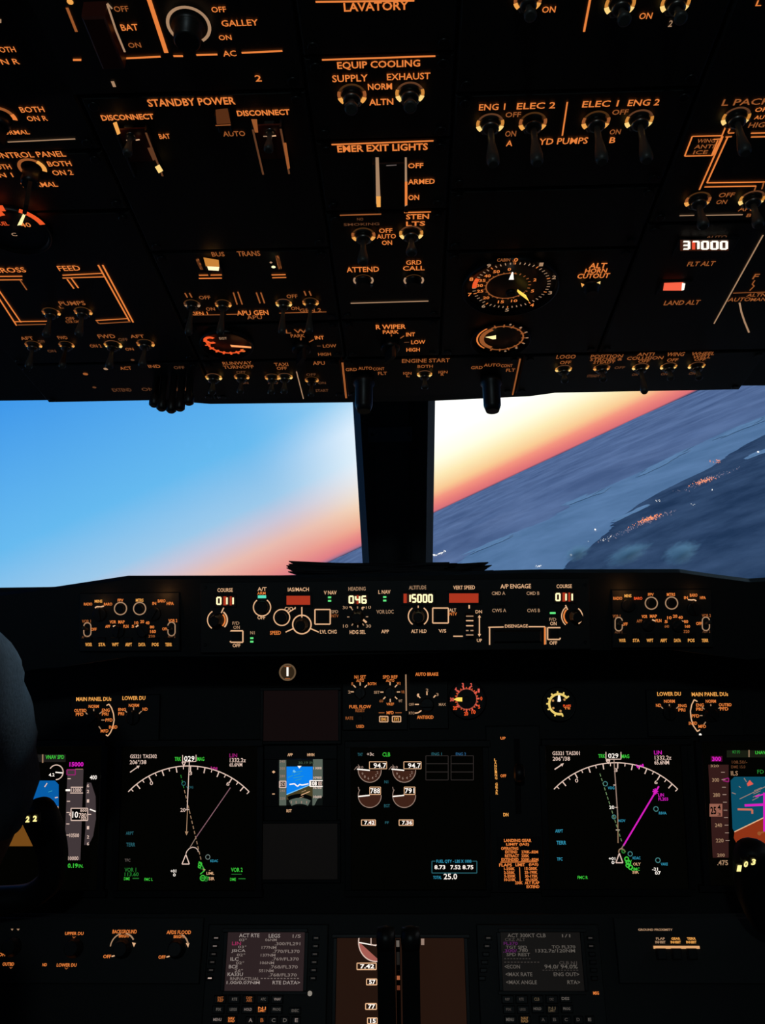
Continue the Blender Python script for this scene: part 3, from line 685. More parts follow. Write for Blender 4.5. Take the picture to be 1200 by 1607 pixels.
t.part('legend', m)
for x, ln in ((249, .030), (261, .034), (276, .036), (289, .034), (302, .028)):
    g = t.mb(); u, v = OH.uv(x-3, 592); g.lathe((u, v, 0), [(.0032, 0), (.0032, ln*.6), (.0048, ln*.72), (.0048, ln*.95), (.003, ln)], KNOB, 14); t.part('switch_lever', g)
# --- C column
t = module('service_panel', 'overhead centre panel whose only legend reads LAVATORY', 531, 693, -60, 84)
m = t.mb(); m.L(495, 3, 650, 1, 3.4, A); m.T(590, 10, 'LAVATORY', 102, 14, A, .02); t.part('legend', m); 
t = module('equipment_cooling_panel', 'overhead centre panel reading EQUIP COOLING with SUPPLY and EXHAUST toggles', 531, 693, 87, 218)
m = t.mb(); m.L(505, 94, 683, 88, 3.2, A); m.T(594, 102, 'EQUIP COOLING', 130, 13, A, .02); m.T(549, 123, 'SUPPLY', 56, 11, A); m.T(641, 120, 'EXHAUST', 68, 10.5, A); m.T(596, 136, 'NORM', 38, 10, A, .02); m.T(598, 160, 'ALTN', 38, 10, A, .02)
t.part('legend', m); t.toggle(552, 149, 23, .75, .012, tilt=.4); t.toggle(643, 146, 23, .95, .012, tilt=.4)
t = module('emergency_exit_light_panel', 'overhead centre panel reading EMER EXIT LIGHTS with tall guard', 531, 693, 221, 330)
m = t.mb(); m.L(520, 227, 680, 221, 3, A); m.T(600, 232, 'EMER EXIT LIGHTS', 142, 11, A, .025); m.T(652, 260, 'OFF', 24, 8, A, .02); m.T(661, 285, 'ARMED', 42, 8, A, .02); m.T(649, 310, 'ON', 17, 8, A, .02); t.part('legend', m)
g = t.mb(); u, v0_ = OH.uv(592, 324); _, v1_ = OH.uv(592, 247); u2 = OH.uv(637, 300)[0]
g.cbox(u-.0014, u+.0014, v0_, v1_, 0, .006, BLACK, .0004); g.cbox(u2-.0012, u2+.0012, v0_, v1_, 0, .006, BLACK, .0004); g.cbox(u+.0014, u2-.0012, v0_+.012, v1_, .004, .0056, mat('guard_black', (.01, .01, .01), .4), .0004)
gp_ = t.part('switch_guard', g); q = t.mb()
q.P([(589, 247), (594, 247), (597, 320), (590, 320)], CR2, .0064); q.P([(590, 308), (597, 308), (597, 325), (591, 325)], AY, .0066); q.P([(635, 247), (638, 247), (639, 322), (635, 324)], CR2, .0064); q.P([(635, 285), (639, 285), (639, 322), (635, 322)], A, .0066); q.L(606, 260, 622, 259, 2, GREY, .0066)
t.part('painted_lit_edge', q, gp_)  # guard edges painted bright with emissive strips
t = module('passenger_sign_panel', 'overhead centre panel with ATTEND and GRD CALL and belt sign toggles', 531, 693, 333, 500)
m = t.mb(); m.L(533, 338, 598, 336, 2.8, A2); m.L(634, 333.5, 676, 332.5, 2.6, A); m.T(655, 340, 'STEN', 36, 8, A, .02); m.T(652, 351, 'LTS', 30, 7, A, .02); m.T(565, 344, 'NO', 10, 4, A3); m.T(567, 352, 'SMOKING', 56, 4, A3)
m.T(605, 362, 'OFF', 21, 7, A); m.T(606, 371, 'AUTO', 30, 7, A); m.T(607, 381, 'ON', 16, 7, A); m.T(569, 423, 'ATTEND', 51, 8, A); m.T(649, 412, 'GRD', 24, 7, A); m.T(649, 421, 'CALL', 34, 7, A); m.L(550, 476, 672, 472.5, 2.6, CR2)
t.part('legend', m); t.toggle(570, 369, 19, .6, .022); t.toggle(645, 366, 19, .9, .015)
for x in (570, 649):
    g = t.mb(); u, v = OH.uv(x, 440); k = OH.sx(x, 440); g.lathe((u, v, 0), [(k*16, 0), (k*16, .003), (k*12, .0035), (k*11, .006)], KNOB, 22); p = t.part('call_button', g)
    q = t.mb(); q.arc(x, 440, 14.5, 150, 215, 3, CR2, .0036); q.arc(x, 440, 14.5, -35, 30, 3, CR2, .0036); q.arc(x, 440, 14.5, 30, 150, 1.6, BR, .0036); t.part('ring_glint', q, p)  # crescent glints painted onto the button ring
t = module('wiper_panel', 'overhead centre panel reading R WIPER PARK INT LOW HIGH', 531, 693, 503, 560)
m = t.mb(); m.T(613, 513, 'R WIPER', 47, 7, A, .02); m.T(613, 521, 'PARK', 25, 5.4, A, .02); m.L(614, 525, 614, 528, 1.8, A2); m.T(644, 525, 'INT', 14, 6, A, .02); m.L(628, 531, 634, 527, 2, A2); m.T(656, 537, 'LOW', 22, 6, A); m.L(634, 537.5, 642, 537, 1.6, A3); m.T(648, 549, 'HIGH', 21, 5.6, A)
t.part('legend', m); t.grip_knob(612, 540, 15, 60, .016)
t = module('engine_start_panel', 'front edge overhead panel reading ENGINE START above the centre post', 523, 838, 563, 622)
m = t.mb(); m.L(537, 569, 543, 625, 3, A2); m.L(816, 563, 804, 620, 2.4, A2); m.T(668, 566, 'ENGINE START', 75, 6, A2); m.T(667, 575, 'BOTH', 24, 4.4, A2); m.T(639, 586, 'IGN', 13, 4, A2); m.T(640, 590, 'L', 5, 3.4, A2); m.T(695, 584, 'IGN', 14, 4, A2); m.T(694, 588, 'R', 5, 3.6, A2)
for x, y, s_, w_ in ((551, 580, 'GRD', 18), (573, 578, 'AUTO', 22), (594, 579, 'CONT', 18), (600, 586, 'FLT', 14), (748, 577, 'GRD', 18), (772, 573, 'AUTO', 26), (795, 574, 'CONT', 18), (801, 581, 'FLT', 14)): m.T(x, y, s_, w_, 4.6, A2)
t.part('legend', m); t.toggle(666, 587, 12, .95, .012)
for x in (571, 770):
    g = t.mb(); u, v = OH.uv(x, 594); k = OH.sx(x, 594); g.lathe((u, v, 0), [(k*17, 0), (k*17, .006), (k*14, .008), (k*13.5, .028), (k*10, .034)], KNOB, 24); t.part('start_selector_knob', g)
# --- D column
t = module('pneumatic_panel', 'overhead panel at the top right edge with three bright toggles', 696, 966, -60, 150)
m = t.mb(); m.T(861, 15, 'ON', 21, 10, A); m.L(927, -8, 916, 50, 3.6, A); m.T(1013, 25, 'ON', 20, 10, A); m.T(1052, 37, '2', 6, 10, CR2); t.part('legend', m)
t.toggle(828, 0, 22, .6, .012, tilt=.3); t.toggle(973, 6, 24, 1, .012, tilt=.3); t.toggle(1060, 4, 23, .95, .012, tilt=.3)
t = module('hydraulic_pump_panel', 'overhead panel with four toggles reading ENG and ELEC pumps', 696, 966, 153, 300)
m = t.mb(); m.T(772, 168, 'ENG 1', 41, 10, A); m.T(841, 166, 'ELEC 2', 60, 10, A); m.L(890, 160, 882, 213, 2.4, A); m.T(942, 163, 'ELEC 1', 56, 10, A); m.T(1010, 161, 'ENG 2', 49, 10, A)
m.T(805, 180, 'OFF', 24, 8, A2); m.T(801, 210, 'ON', 17, 9, A2); m.T(799, 225, 'A', 10, 9, A); m.T(973, 176, 'OFF', 25, 8, A2); m.T(965, 207, 'ON', 17, 8, A2); m.T(961, 220, 'B', 9, 9, A); m.T(884, 221.5, 'YD PUMPS', 76, 10, A)
t.part('legend', m)
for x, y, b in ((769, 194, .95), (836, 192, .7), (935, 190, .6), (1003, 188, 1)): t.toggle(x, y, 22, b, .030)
t = module('blank_panel', 'plain dark overhead plate between pump and altitude panels', 696, 966, 303, 396)
t = module('cabin_altitude_panel', 'overhead panel with large double ring altitude dial and ALT HORN CUTOUT', 696, 966, 399, 560)
def dialbody(t, cx, cy, r, nm):
    g = t.mb(); u, v = OH.uv(cx, cy); k = OH.sx(cx, cy)*r
    g.lathe((u, v, 0), [(k, 0), (k, .004), (k*.95, .005), (k*.93, .0015)], BLACK, 40); return t.part(nm, g)
gg = dialbody(t, 800, 447, 76, 'altitude_gauge')
Z = .0056
m = t.mb()
for i in range(50):
    a = 90-i*7.2
    if 24 < i < 0: continue
    mt = CR2 if i % 5 else A
    m.tick(802, 449, 55, 60, a, 1.6, mt if i > 28 or i < 26 else mt, Z)
for i in range(10):
    a = 90-i*36; k_ = 66
    u, v = OH.uv(802, 449, Z); kk = OH.sx(802, 449)
    vs, fs = text_geo(str(i), .02); x = u+kk*k_*math.cos(math.radians(a)); y = v+kk*k_*math.sin(math.radians(a))
    m.add([(x+p[0]*kk*6, y+p[1]*kk*9, Z) for p in vs], fs, A if i in (0, 4, 7, 8) else CR2)
m.arc(802, 449, 57, 158, 183, 7, RO, Z)
m.arc(796, 449, 33, 70, 330, 2, A2, Z); 
for i in range(26): m.tick(796, 449, 32, 36, 90+i*14.4, 1.8, A2, Z)
for a, s_ in ((118, '50'), (140, '40'), (158, '35'), (176, '30'), (196, '25'), (225, '20'), (262, '15'), (290, '10'), (340, '5'), (20, '2'), (92, '0')):
    u, v = OH.uv(796, 449, Z); kk = OH.sx(796, 449); vs, fs = text_geo(s_, .02); x = u+kk*43*math.cos(math.radians(a)); y = v+kk*43*math.sin(math.radians(a))
    m.add([(x+p[0]*kk*(5*len(s_)), y+p[1]*kk*7.5, Z) for p in vs], fs, A)
m.T(790, 408, 'CABIN', 20, 5, A2, w=Z); m.T(806, 412, 'Y', 6, 6, A2, w=Z)
p = t.part('gauge_face', m, gg)
q = t.mb(); q.P([(798, 439), (806, 439), (805, 427), (803, 427)], WHB, .0075); q.P([(811, 457), (814, 461), (830, 473), (825, 463), (812, 454)], YEL, .0075); u, v = OH.uv(801, 448); q.lathe((u, v, .0056), [(.004, 0), (.004, .0025), (.003, .003)], BLACK, 18); t.part('needle', q, gg)
gg = dialbody(t, 785, 530, 47, 'climb_gauge')
m = t.mb(); m.arc(786, 531, 30, 120, 245, 7, A2, Z); m.arc(786, 531, 34, 245, 480, 2.4, A2, Z)
for a in range(-110, 111, 22): m.tick(786, 531, 31, 39, a, 2.2, A2, Z)
for a in (0, 24, 48, -24, -48, 75, -75):
    m.tick(786, 531, 38, 42, a, 3, CR2, Z)
m.arc(786, 531, 37, 130, 230, 2.4, A, Z); t.part('gauge_face', m, gg)
q = t.mb(); q.P([(778, 526), (778, 532), (773, 532.5), (761, 529), (773, 527)], mat('needle_cream', emit=(255, 240, 170), es=1.1), .0075); t.part('needle', q, gg)
m = t.mb(); m.T(938, 417, 'ALT', 27, 8, A, .02); m.T(935, 425, 'HORN', 34, 7, A, .02); m.T(931, 433, 'CUTOUT', 50, 7.5, A, .02); t.part('legend', m)
g = t.mb(); u, v = OH.uv(927, 447); g.lathe((u, v, 0), [(.0075, 0), (.0075, .003), (.0055, .004), (.005, .009)], KNOB, 20); p = t.part('cutout_button', g)
q = t.mb(); q.P([(911, 444), (916, 446), (918, 453), (913, 451)], AY, .003); q.P([(936, 444), (942, 441), (941, 449), (936, 450)], YW, .003); t.part('ring_glint', q, p)  # two glints beside the button, painted as emission
t = module('exterior_light_panel', 'front edge overhead panel reading LOGO POSITION WING and WHEEL WELL', 842, 1262, 563, 622)
m = t.mb(); m.T(888, 560, 'LOGO', 30, 6, A2); m.T(887, 569, 'OFF', 17, 5, A2); m.T(952, 559, 'POSITION', 50, 5, A2); m.T(951, 564, 'STROBE &', 50, 4.6, A2); m.T(948, 568.5, 'STEADY', 34, 4, A2); m.T(972, 577, 'OFF', 16, 4, A3); m.T(931, 590, 'STEADY', 20, 4, A3)
m.T(1013, 556, 'ANTI', 26, 5, A2); m.T(1012, 562, 'COLLISION', 56, 5, A2); m.T(1010, 567, 'OFF', 17, 4.4, A2); m.T(996, 588, 'ON', 9, 4, A3); m.T(1060, 556, 'WING', 27, 6, A2); m.T(1055, 565, 'OFF', 17, 5, A2); m.T(1042, 587, 'ON', 10, 4, A3)
m.T(1103, 555, 'WHEEL', 36, 5, A2); m.T(1101, 560, 'WELL', 28, 5, A2); m.T(1098, 564.5, 'OFF', 17, 4, A2); m.T(1086, 586, 'ON', 10, 4, A3)
t.part('legend', m)
for x, y, b, ln in ((884, 579, 1, .010), (944, 577, .6, .010), (1005, 576, .9, .024), (1049, 575, 1, .010), (1093, 574, .95, .010)): t.toggle(x, y, 13, b, ln)
# --- E column
t = module('air_system_panel', 'overhead air panel with double line duct diagram and WING ANTI ICE box', 970, 1330, -60, 360)
m = t.mb(); m.T(1191, 5, 'L', 9, 9, A); m.T(1172, 160, 'L PACK', 76, 10, A2); m.T(1197, 172, 'OFF', 24, 7, A); m.T(1199, 184, 'AUTO', 30, 6, A); m.T(1193, 196, 'HIGH', 36, 8, A2)
m.PL([(1086, 214), (1133, 213), (1118, 244), (1074, 245), (1086, 214)], 2.4, A); m.T(1108, 221, 'WING', 28, 6, A2); m.T(1105, 230, 'ANTI', 30, 6, A2); m.T(1099, 239, 'ICE', 22, 6, A2)
m.L(1138, 200, 1132, 214, 2.4, A); m.L(1146, 200, 1142, 208, 2.4, A); m.L(1134, 214, 1097, 298, 2.6, A); m.L(1142, 214, 1109, 287, 2.6, A); m.L(1126, 220, 1116, 245, 2.2, A); m.L(1119, 219, 1131, 218, 2.2, A)
m.L(1138, 215, 1148, 214.5, 2.2, A); m.L(1142, 209, 1152, 208.5, 2.2, A); m.L(1178, 209, 1225, 208, 2.6, A); m.L(1178, 215, 1225, 214, 2.6, A)
m.L(1109, 287, 1200, 285.5, 2.6, A); m.L(1105, 293.5, 1186, 292, 2.6, A); m.L(1186, 292, 1183, 300, 2.2, A2); m.L(1198, 287, 1195, 297, 2.2, A2)
m.T(1140, 306, 'OFF', 24, 7, A2); m.T(1132, 317, 'ON', 16, 6.5, A2); m.T(1172, 328, 'APU', 26, 6.5, A2); m.L(1066, 338.5, 1089, 338, 2.2, CR2); m.L(1105, 338, 1165, 337, 2.2, CR2); m.T(1175, 338, 'B', 7, 5, A2)
t.part('legend', m)
t.toggle(1155, 184, 22, .9, .026); t.toggle(1095, 314, 20, .75, .02); t.toggle(1180, 312, 20, .9, .02)
t = module('pressurization_panel', 'overhead panel with glowing FLT ALT and LAND ALT readouts', 970, 1330, 363, 560)
m = t.mb(); m.T(1100, 414, 'FLT ALT', 42, 7, A2); m.T(1070, 475, 'LAND ALT', 55, 7, A2); m.T(1124, 372, 'AUTO', 32, 4.5, A3)
m.L(1197, 369, 1120, 508, 2.2, CR2); m.L(1150, 460, 1215, 458, 1.8, A2); m.T(1187, 463, 'ALTN', 30, 5, A2); m.T(1160, 470, 'AUTO', 34, 6, A2); m.T(1190, 470, 'MAN', 24, 5, A2)
m.T(1186, 434, 'F', 8, 8, A2); m.PL([(1184, 440), (1180, 446), (1183, 449), (1176, 456)], 2, A2); m.PL([(1160, 475), (1163, 490), (1168, 505), (1175, 522)], 2.6, CR2)
t.part('legend', m)
g = t.mb(); g.slab(1106, 385, 92, 26, 0, .002, BLACK); p = t.part('flight_altitude_window', g)
q = t.mb(); q.R(1105, 385, 76, 17, mat('window_amber_dark', emit=(60, 26, 12), es=1), .0024); q.seg7(1106, 385, 74, 14, '37000', mat('digit_white_hot', emit=(255, 246, 226), es=1.3), .0032, 3.8); q.R(1088, 385, 5, 13, mat('digit_red_hot', emit=(235, 80, 50), es=1), .0030); t.part('digits', q, p)
g = t.mb(); g.slab(1057, 450, 48, 22, 0, .002, BLACK); p = t.part('landing_altitude_window', g)
q = t.mb(); q.P([(1042, 444), (1072, 443), (1070, 456), (1040, 456)], mat('window_orange_glow', emit=(250, 100, 70), es=1.0), .0026); q.P([(1070, 444), (1075, 445), (1073, 455), (1069, 456)], mat('digit_white_hot', emit=(255, 246, 226), es=1.3), .0028); t.part('digits', q, p)
# ------------------------------------------------------------ glareshield controls
t = Thing(MC, 'mode_control_panel', 'long autopilot mode panel with glowing 15000 readout on the glareshield', 'control panel', 620, 965)
m = t.mb(); m.slab(620, 966, 612, 112, -.005, 0, PANEL, .001); t.part('faceplate', m)
t.screws([(322, 922), (322, 1012), (918, 918), (918, 1008)])
m = t.mb()
def TT(x, y, s_, w_, h_, mt=CR, **k): m.T(x, y, s_, w_, h_, mt, **k)
TT(353, 926, 'COURSE', 24, 6); TT(370, 978, 'F/D', 11, 5, CR2); TT(371, 984.5, 'ON', 10, 5, CR2); TT(371, 1013, 'OFF', 12, 5.5, CR); TT(396, 993, 'N1', 7, 5, CR2)
TT(411, 924.5, 'A/T', 14, 6); TT(410, 931, 'ARM', 13, 4.5, A); TT(410, 969, 'OFF', 12, 6); TT(468, 925, 'IAS/MACH', 33, 6); TT(453, 955.5, 'C/O', 13, 6); TT(432, 993, 'SPEED', 17, 6, A); TT(515, 991.5, 'LVL CHG', 26, 6)
TT(525, 960, 'SPD', 11, 5, CR2); TT(525, 966.5, 'INTV', 12, 5, A2); TT(518, 930, 'V NAV', 20, 6); TT(560, 924, 'HEADING', 27, 6, CR2); TT(561, 992, 'HDG SEL', 25, 6); TT(603, 929, 'L NAV', 19, 6); TT(604, 960, 'VOR LOC', 27, 6, CR2); TT(604, 991, 'APP', 12, 5.5)
TT(655, 922, 'ALTITUDE', 27, 6, CR2); TT(657, 990.5, 'ALT HLD', 24, 5.5); TT(694, 990, 'V/S', 12, 5.5); TT(710, 957.5, 'ALT', 11, 5, CR); TT(710, 963.5, 'INTV', 13, 5, A); TT(728, 922, 'VERT SPEED', 34, 6)
TT(751, 960, 'DN', 10, 5); TT(752, 1005, 'UP', 8, 5); TT(809, 920, 'A/P ENGAGE', 48, 7); TT(782, 931, 'CMD A', 21, 5.5, CR2); TT(836, 931, 'CMD B', 20, 5.5, CR2); TT(783, 958, 'CWS A', 22, 5.5, CR2); TT(837, 958, 'CWS B', 20, 5.5, CR2); TT(810, 982.5, 'DISENGAGE', 36, 5, CR)
TT(885, 920, 'COURSE', 24, 6); TT(867, 972, 'F/D', 11, 5, CR2); TT(868, 978.5, 'ON', 10, 5.5); TT(868, 1009, 'OFF', 12, 5.5)
# pointer lines and scales
m.L(351, 953.5, 347, 962, 1.8, CR); m.arc(341, 973, 15.5, 120, 235, 1.6, CR); m.arc(341, 973, 15.5, -45, 52, 2.2, CR); m.arc(341, 973, 12, -50, 45, 2.2, A)
m.arc(411, 953, 13.5, -235, 55, 1.7, CR); m.arc(442, 969, 12.5, 0, 360, 1.7, CR, seg=30); m.L(451, 962, 463, 954.5, 1.6, CR); m.L(463, 952, 463, 956, 1.6, CR)
m.arc(473.5, 980, 14.5, 0, 360, 2, CR, seg=30); m.L(473.5, 952.5, 473.5, 969, 1.8, CR); m.L(461, 986, 448, 992, 1.8, CR); m.L(486, 986, 500, 992, 1.8, CR)
m.box_o(506, 968, 24, 23, 1.9, CR); m.box_o(691, 966, 24.5, 23.5, 1.9, CR); m.PL([(362, 991), (362, 990), (381, 990), (381, 1008), (362, 1008), (361, 1006)], 2, CR); m.PL([(879, 985), (859, 985), (859, 1003.5), (878, 1003.5), (879, 1001)], 2, CR)
for a in (55, 90, 125, 180, 0, 235, 270, 305): m.tick(561, 968, 13, 16.5, a, 1.6, CR2)
m.PL([(548, 952.5), (551, 952.5), (551, 955)], 1.6, CR); m.PL([(572, 953), (568, 953), (568, 956)], 1.6, CR); m.L(569, 972, 575, 977, 3, CR)
for x, y, s_ in ((541.5, 953.5, '30'), (578, 953, '10'), (542, 982.5, '10'), (578, 982.5, '30')): TT(x, y, s_, 8, 5, CR2)
m.arc(656, 967, 15.5, 125, 235, 1.8, CR); m.arc(656, 967, 15.5, -55, 55, 1.8, CR); m.L(656, 950.5, 656, 954, 1.6, CR); m.L(736, 949.5, 736, 955, 2.4, CR)
m.L(711, 998.5, 726, 998.5, 1.8, CR); m.L(752, 968, 752, 996, 1.8, CR); m.P([(749.5, 969), (752, 965), (754.5, 969)], CR); m.P([(749.5, 995), (752, 999.5), (754.5, 995)], CR)
m.L(766, 984.5, 790, 984, 1.8, CR); m.L(829, 983.5, 855, 983.5, 1.8, CR); m.L(768, 985, 768, 1012, 1.9, CR); m.L(854.5, 984, 854.5, 1011.5, 2.2, A); m.L(856.5, 984, 856.5, 1011, .8, CR)
m.L(887, 949.5, 890.5, 957, 1.8, CR); m.arc(899, 967, 18, 128, 228, 1.6, CR); m.arc(899, 967, 14.5, 135, 230, 2.4, A); m.arc(899, 967, 14.5, -55, 55, 1.8, CR)
t.part('legend', m)
def window(t, cx, cy, wd, ht, txt, bgm, dm, tw=None, red=None, lw=2.4, dh=None):
    g = t.mb(); g.slab(cx, cy, wd+8, ht+7, 0, .0014, BLACK); p = t.part('readout_window', g)
    q = t.mb()
    if bgm: q.R(cx, cy, wd, ht, bgm, .0017)
    if red:
        for (x, w_) in red: q.R(x, cy, w_, ht, RED, .0018)
    if txt: q.seg7(cx+(wd-(tw or wd))/2, cy, tw or wd, dh or ht-2, txt, dm, .0024, lw)
    t.part('digits', q, p)
DKR = mat('window_dark_red', emit=(46, 14, 8), es=1)
window(t, 353, 943, 29, 14, '011', DKR, DIG, red=[(353, 5), (362, 3)])
window(t, 468, 942, 37, 14, None, RED, None)
window(t, 561, 941, 30, 14, '046', DKR, DIG, red=[(561, 3)])
window(t, 656, 939, 47, 14.5, '15000', DKR, DIG, tw=43, red=[(635.5, 5)])
window(t, 727.5, 938.5, 46, 14.5, None, RED, None)
window(t, 885, 937, 29, 14, '011', DKR, DIG, red=[(885, 5), (893, 3)])
for x, y, dx in ((395, 1001.5, 0), (395, 1007, 0), (517, 937.5, 0), (517, 943, 0), (603.5, 937, 0), (603.5, 942.5, 0)):
    g = t.mb(); g.slab(x, y, 5, 2.8, 0, .0008, GRL); t.part('indicator_lamp', g)
g = t.mb(); g.slab(411, 936.5, 13, 4.6, 0, .0008, TEAL); t.part('indicator_lamp', g)
g = t.mb(); g.slab(867, 962, 9, 3, 0, .0008, GRL); t.part('indicator_lamp', g)
t.knob(341, 973, 10, .02); t.rbutton(411, 953, 10); t.rbutton(442, 969, 8.5); t.knob(473.5, 980, 10, .016); t.knob(561, 968, 10, .02); t.knob(656, 967, 10, .02); t.knob(902, 967, 10, .02)
for x, y, s_ in ((506, 968, 16), (691, 966, 16), (371, 999, 12), (869, 994, 12), (518, 943, 0), (784, 943, 15), (837, 943, 15), (783, 968, 0)):
    if s_: t.button(x, y, s_, s_, .003)
g = t.mb(); g.slab(737, 982, 15, 40, 0, .006, KNOB, .003); p = t.part('vertical_speed_wheel', g)
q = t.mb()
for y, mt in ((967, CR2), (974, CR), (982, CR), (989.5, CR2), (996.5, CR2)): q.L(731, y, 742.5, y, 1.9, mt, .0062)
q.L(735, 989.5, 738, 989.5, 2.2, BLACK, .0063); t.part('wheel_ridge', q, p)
g = t.mb(); g.slab(811, 998, 76, 20, 0, .005, KNOB, .002); t.part('disengage_bar', g)

def efis(dx, dy, sgn, label, S):
    t = Thing(MC, 'display_control_panel', label, 'control panel', 203+dx, 976+dy)
    m = t.mb(); m.slab(203+dx, 976+dy, 158, 92, -.005, 0, PANEL, .001); t.part('faceplate', m)
    m = t.mb()
    for x, y, s_, w_, h_, mt in S['t']: m.T(x, y, s_, w_, h_, mt, .025)
    for x, y in S['circ']: m.arc(x, y, 9.5, 0, 360, 1.8, CR2, seg=26)
    for x, y in S['oval']:
        m.arc(x, y-5, 5.6, 0, 180, 1.7, CR2); m.arc(x, y+5, 5.6, 180, 360, 1.7, CR2); m.L(x-5.6, y-5, x-5.6, y+5, 1.7, CR2); m.L(x+5.6, y-5, x+5.6, y+5, 1.7, CR2)
    for l in S['lines']: m.PL(l, 2.0, CR)
    for a in S['arrow']: m.L(*a, 1.2, CR2)
    t.part('legend', m)
    for x, y in S['circ']: t.rbutton(x, y, 7, .005)
    for x, y in S['oval']: t.glint_sw(x, y)
    for x, y, r, a in S['knob']: t.grip_knob(x, y, r, a, .008)
    for x, y in S['push']: t.button(x, y, 13, 8, .003)
    return t
def glint_sw(s, x, y):
    g = s.mb(); u, v = s.pl.uv(x, y); g.lathe((u, v, 0), [(.0022, 0), (.0018, .006), (.0024, .013), (.0014, .015)], LEVER, 12, axis=(0, .25, 1)); s.part('toggle_switch', g)
Thing.glint_sw = glint_sw
SL = dict(t=[(138, 948, 'RADIO', 13, 4.6, A), (154.5, 943.5, 'MINS', 12, 4.6, AY), (169.5, 948, 'BARO', 13, 4.6, A), (189, 942, 'FPV', 9, 4.6, A), (219, 942, 'MTRS', 12, 5, AY), (242, 947, 'IN', 6, 4.6, A), (253.5, 943, 'BARO', 12, 5, A), (267, 947, 'HPA', 11, 5, A),
   (135.5, 975, 'VOR 1', 14, 5, A2), (147, 987.5, 'OFF', 9, 4.6, A), (134, 1000, 'ADF 1', 12, 4, A3), (169, 983, 'APP', 8, 4.6, A), (177, 976, 'VOR', 10, 5, A), (190.5, 976, 'MAP', 10, 5, A), (197.5, 983, 'PLN', 8, 5, A), (271, 974, 'VOR 2', 14, 5, A), (258.5, 987, 'OFF', 8, 4.6, A), (269, 999, 'ADF 2', 12, 4, A3),
   (208.5, 983, '5', 4, 4.4, A), (214, 977.5, '10', 6, 5, A), (223, 975.5, '20', 6, 5, A), (231.5, 977.5, '40', 6, 5, A), (238.5, 984, '80', 7, 4.6, A), (240, 991, '160', 9, 5, A), (238, 998.5, '320', 10, 4.6, A2)]
   + [(139+20.9*i, 1011.5, s_, 10.5, 5.4, AY) for i, s_ in enumerate(('WXR', 'STA', 'WPT', 'ARPT', 'DATA', 'POS', 'TERR'))],
   circ=[(189, 955), (219, 955)], oval=[(137, 988), (269, 987)], lines=[[(149, 954), (152, 952), (158, 952.5), (163, 951)], [(177, 983), (181, 982)], [(213, 984), (217, 981)]], arrow=[],
   knob=[(157, 964, 11, 100), (242, 963, 11, 240), (186, 991, 10, 80), (225, 990, 10, 130)], push=[(139+20.9*i, 1004, ) for i in range(7)])
tl_ = efis(0, 0, 1, 'left display control panel with amber WXR and TERR legends', SL)
SR = dict(t=[(969, 939, 'RADIO', 14, 5, A), (985, 935, 'MINS', 11, 5, AY), (1001, 939, 'BARO', 13, 4.6, RO), (1021, 933, 'FPV', 9, 4.6, A), (1052.5, 933, 'MTRS', 13, 5, A), (1076, 938, 'IN', 6, 4.6, A), (1088, 934, 'BARO', 12, 5, A), (1102.5, 938, 'HPA', 9, 4.6, A),
   (967, 967, 'VOR 1', 12, 5, A2), (980, 979.5, 'OFF', 9, 5, A), (970, 992, 'ADF 1', 12, 4, A3), (1003, 974.5, 'APP', 9, 5, A2), (1011, 967.5, 'VOR', 9, 5, A), (1025, 967, 'MAP', 11, 5, A), (1033, 974, 'PLN', 9, 5, A), (1108, 966, 'VOR 2', 14, 5, A2), (1096.5, 978.5, 'OFF', 9, 5, A), (1108, 991, 'ADF 2', 12, 4, A3),
   (1045, 975.5, '5', 5, 4.6, A), (1050, 969.5, '10', 7, 5, A), (1059, 967, '20', 7, 5, A), (1067.5, 969, '40', 7, 5, A), (1076, 975.5, '80', 7, 5, A), (1078.5, 983, '160', 8, 4.6, A), (1077, 991, '320', 9, 4.6, A2), (1046, 983, '640', 7, 4.6, A2)]
   + [(976.3+21.6*i, 1005, s_, 10.5, 5.4, AY) for i, s_ in enumerate(('WXR', 'STA', 'WPT', 'ARPT', 'DATA', 'POS', 'TERR'))],
   circ=[(1021.7, 946.6), (1053.5, 946.4)], oval=[(970.5, 979.5), (1107.3, 979)], lines=[[(1079, 941), (1085, 941.5), (1089, 941), (1092, 943)], [(1023, 972.5), (1028, 974.5)], [(1068, 974.5), (1072, 975.5)]], arrow=[],
   knob=[(985, 950, 11, 60), (1088, 955, 11, 110), (1016, 981, 10, 50), (1063, 982, 10, 45)], push=[(976.3+21.6*i, 998) for i in range(7)])
efis(836, -5.5, -1, 'right display control panel at the far end of the glareshield', SR)

# ------------------------------------------------------------ main panel
def unit(name, label, cat, cx, cy, wd, ht, bezel=10, glow=SCR, h=.005, scr_name='screen'):
    t = Thing(MI, name, label, cat, cx, cy)
    m = t.mb(); m.frame(cx, cy, wd, ht, bezel, -.005, h, BLACK); t.part('bezel', m)
    m = t.mb(); m.slab(cx, cy, wd, ht, -.005, 0, glow, .0002); t.part(scr_name, m)
    return t
def polar(cx, cy, r, deg): a = math.radians(deg); return cx+r*math.sin(a), cy-r*math.cos(a)
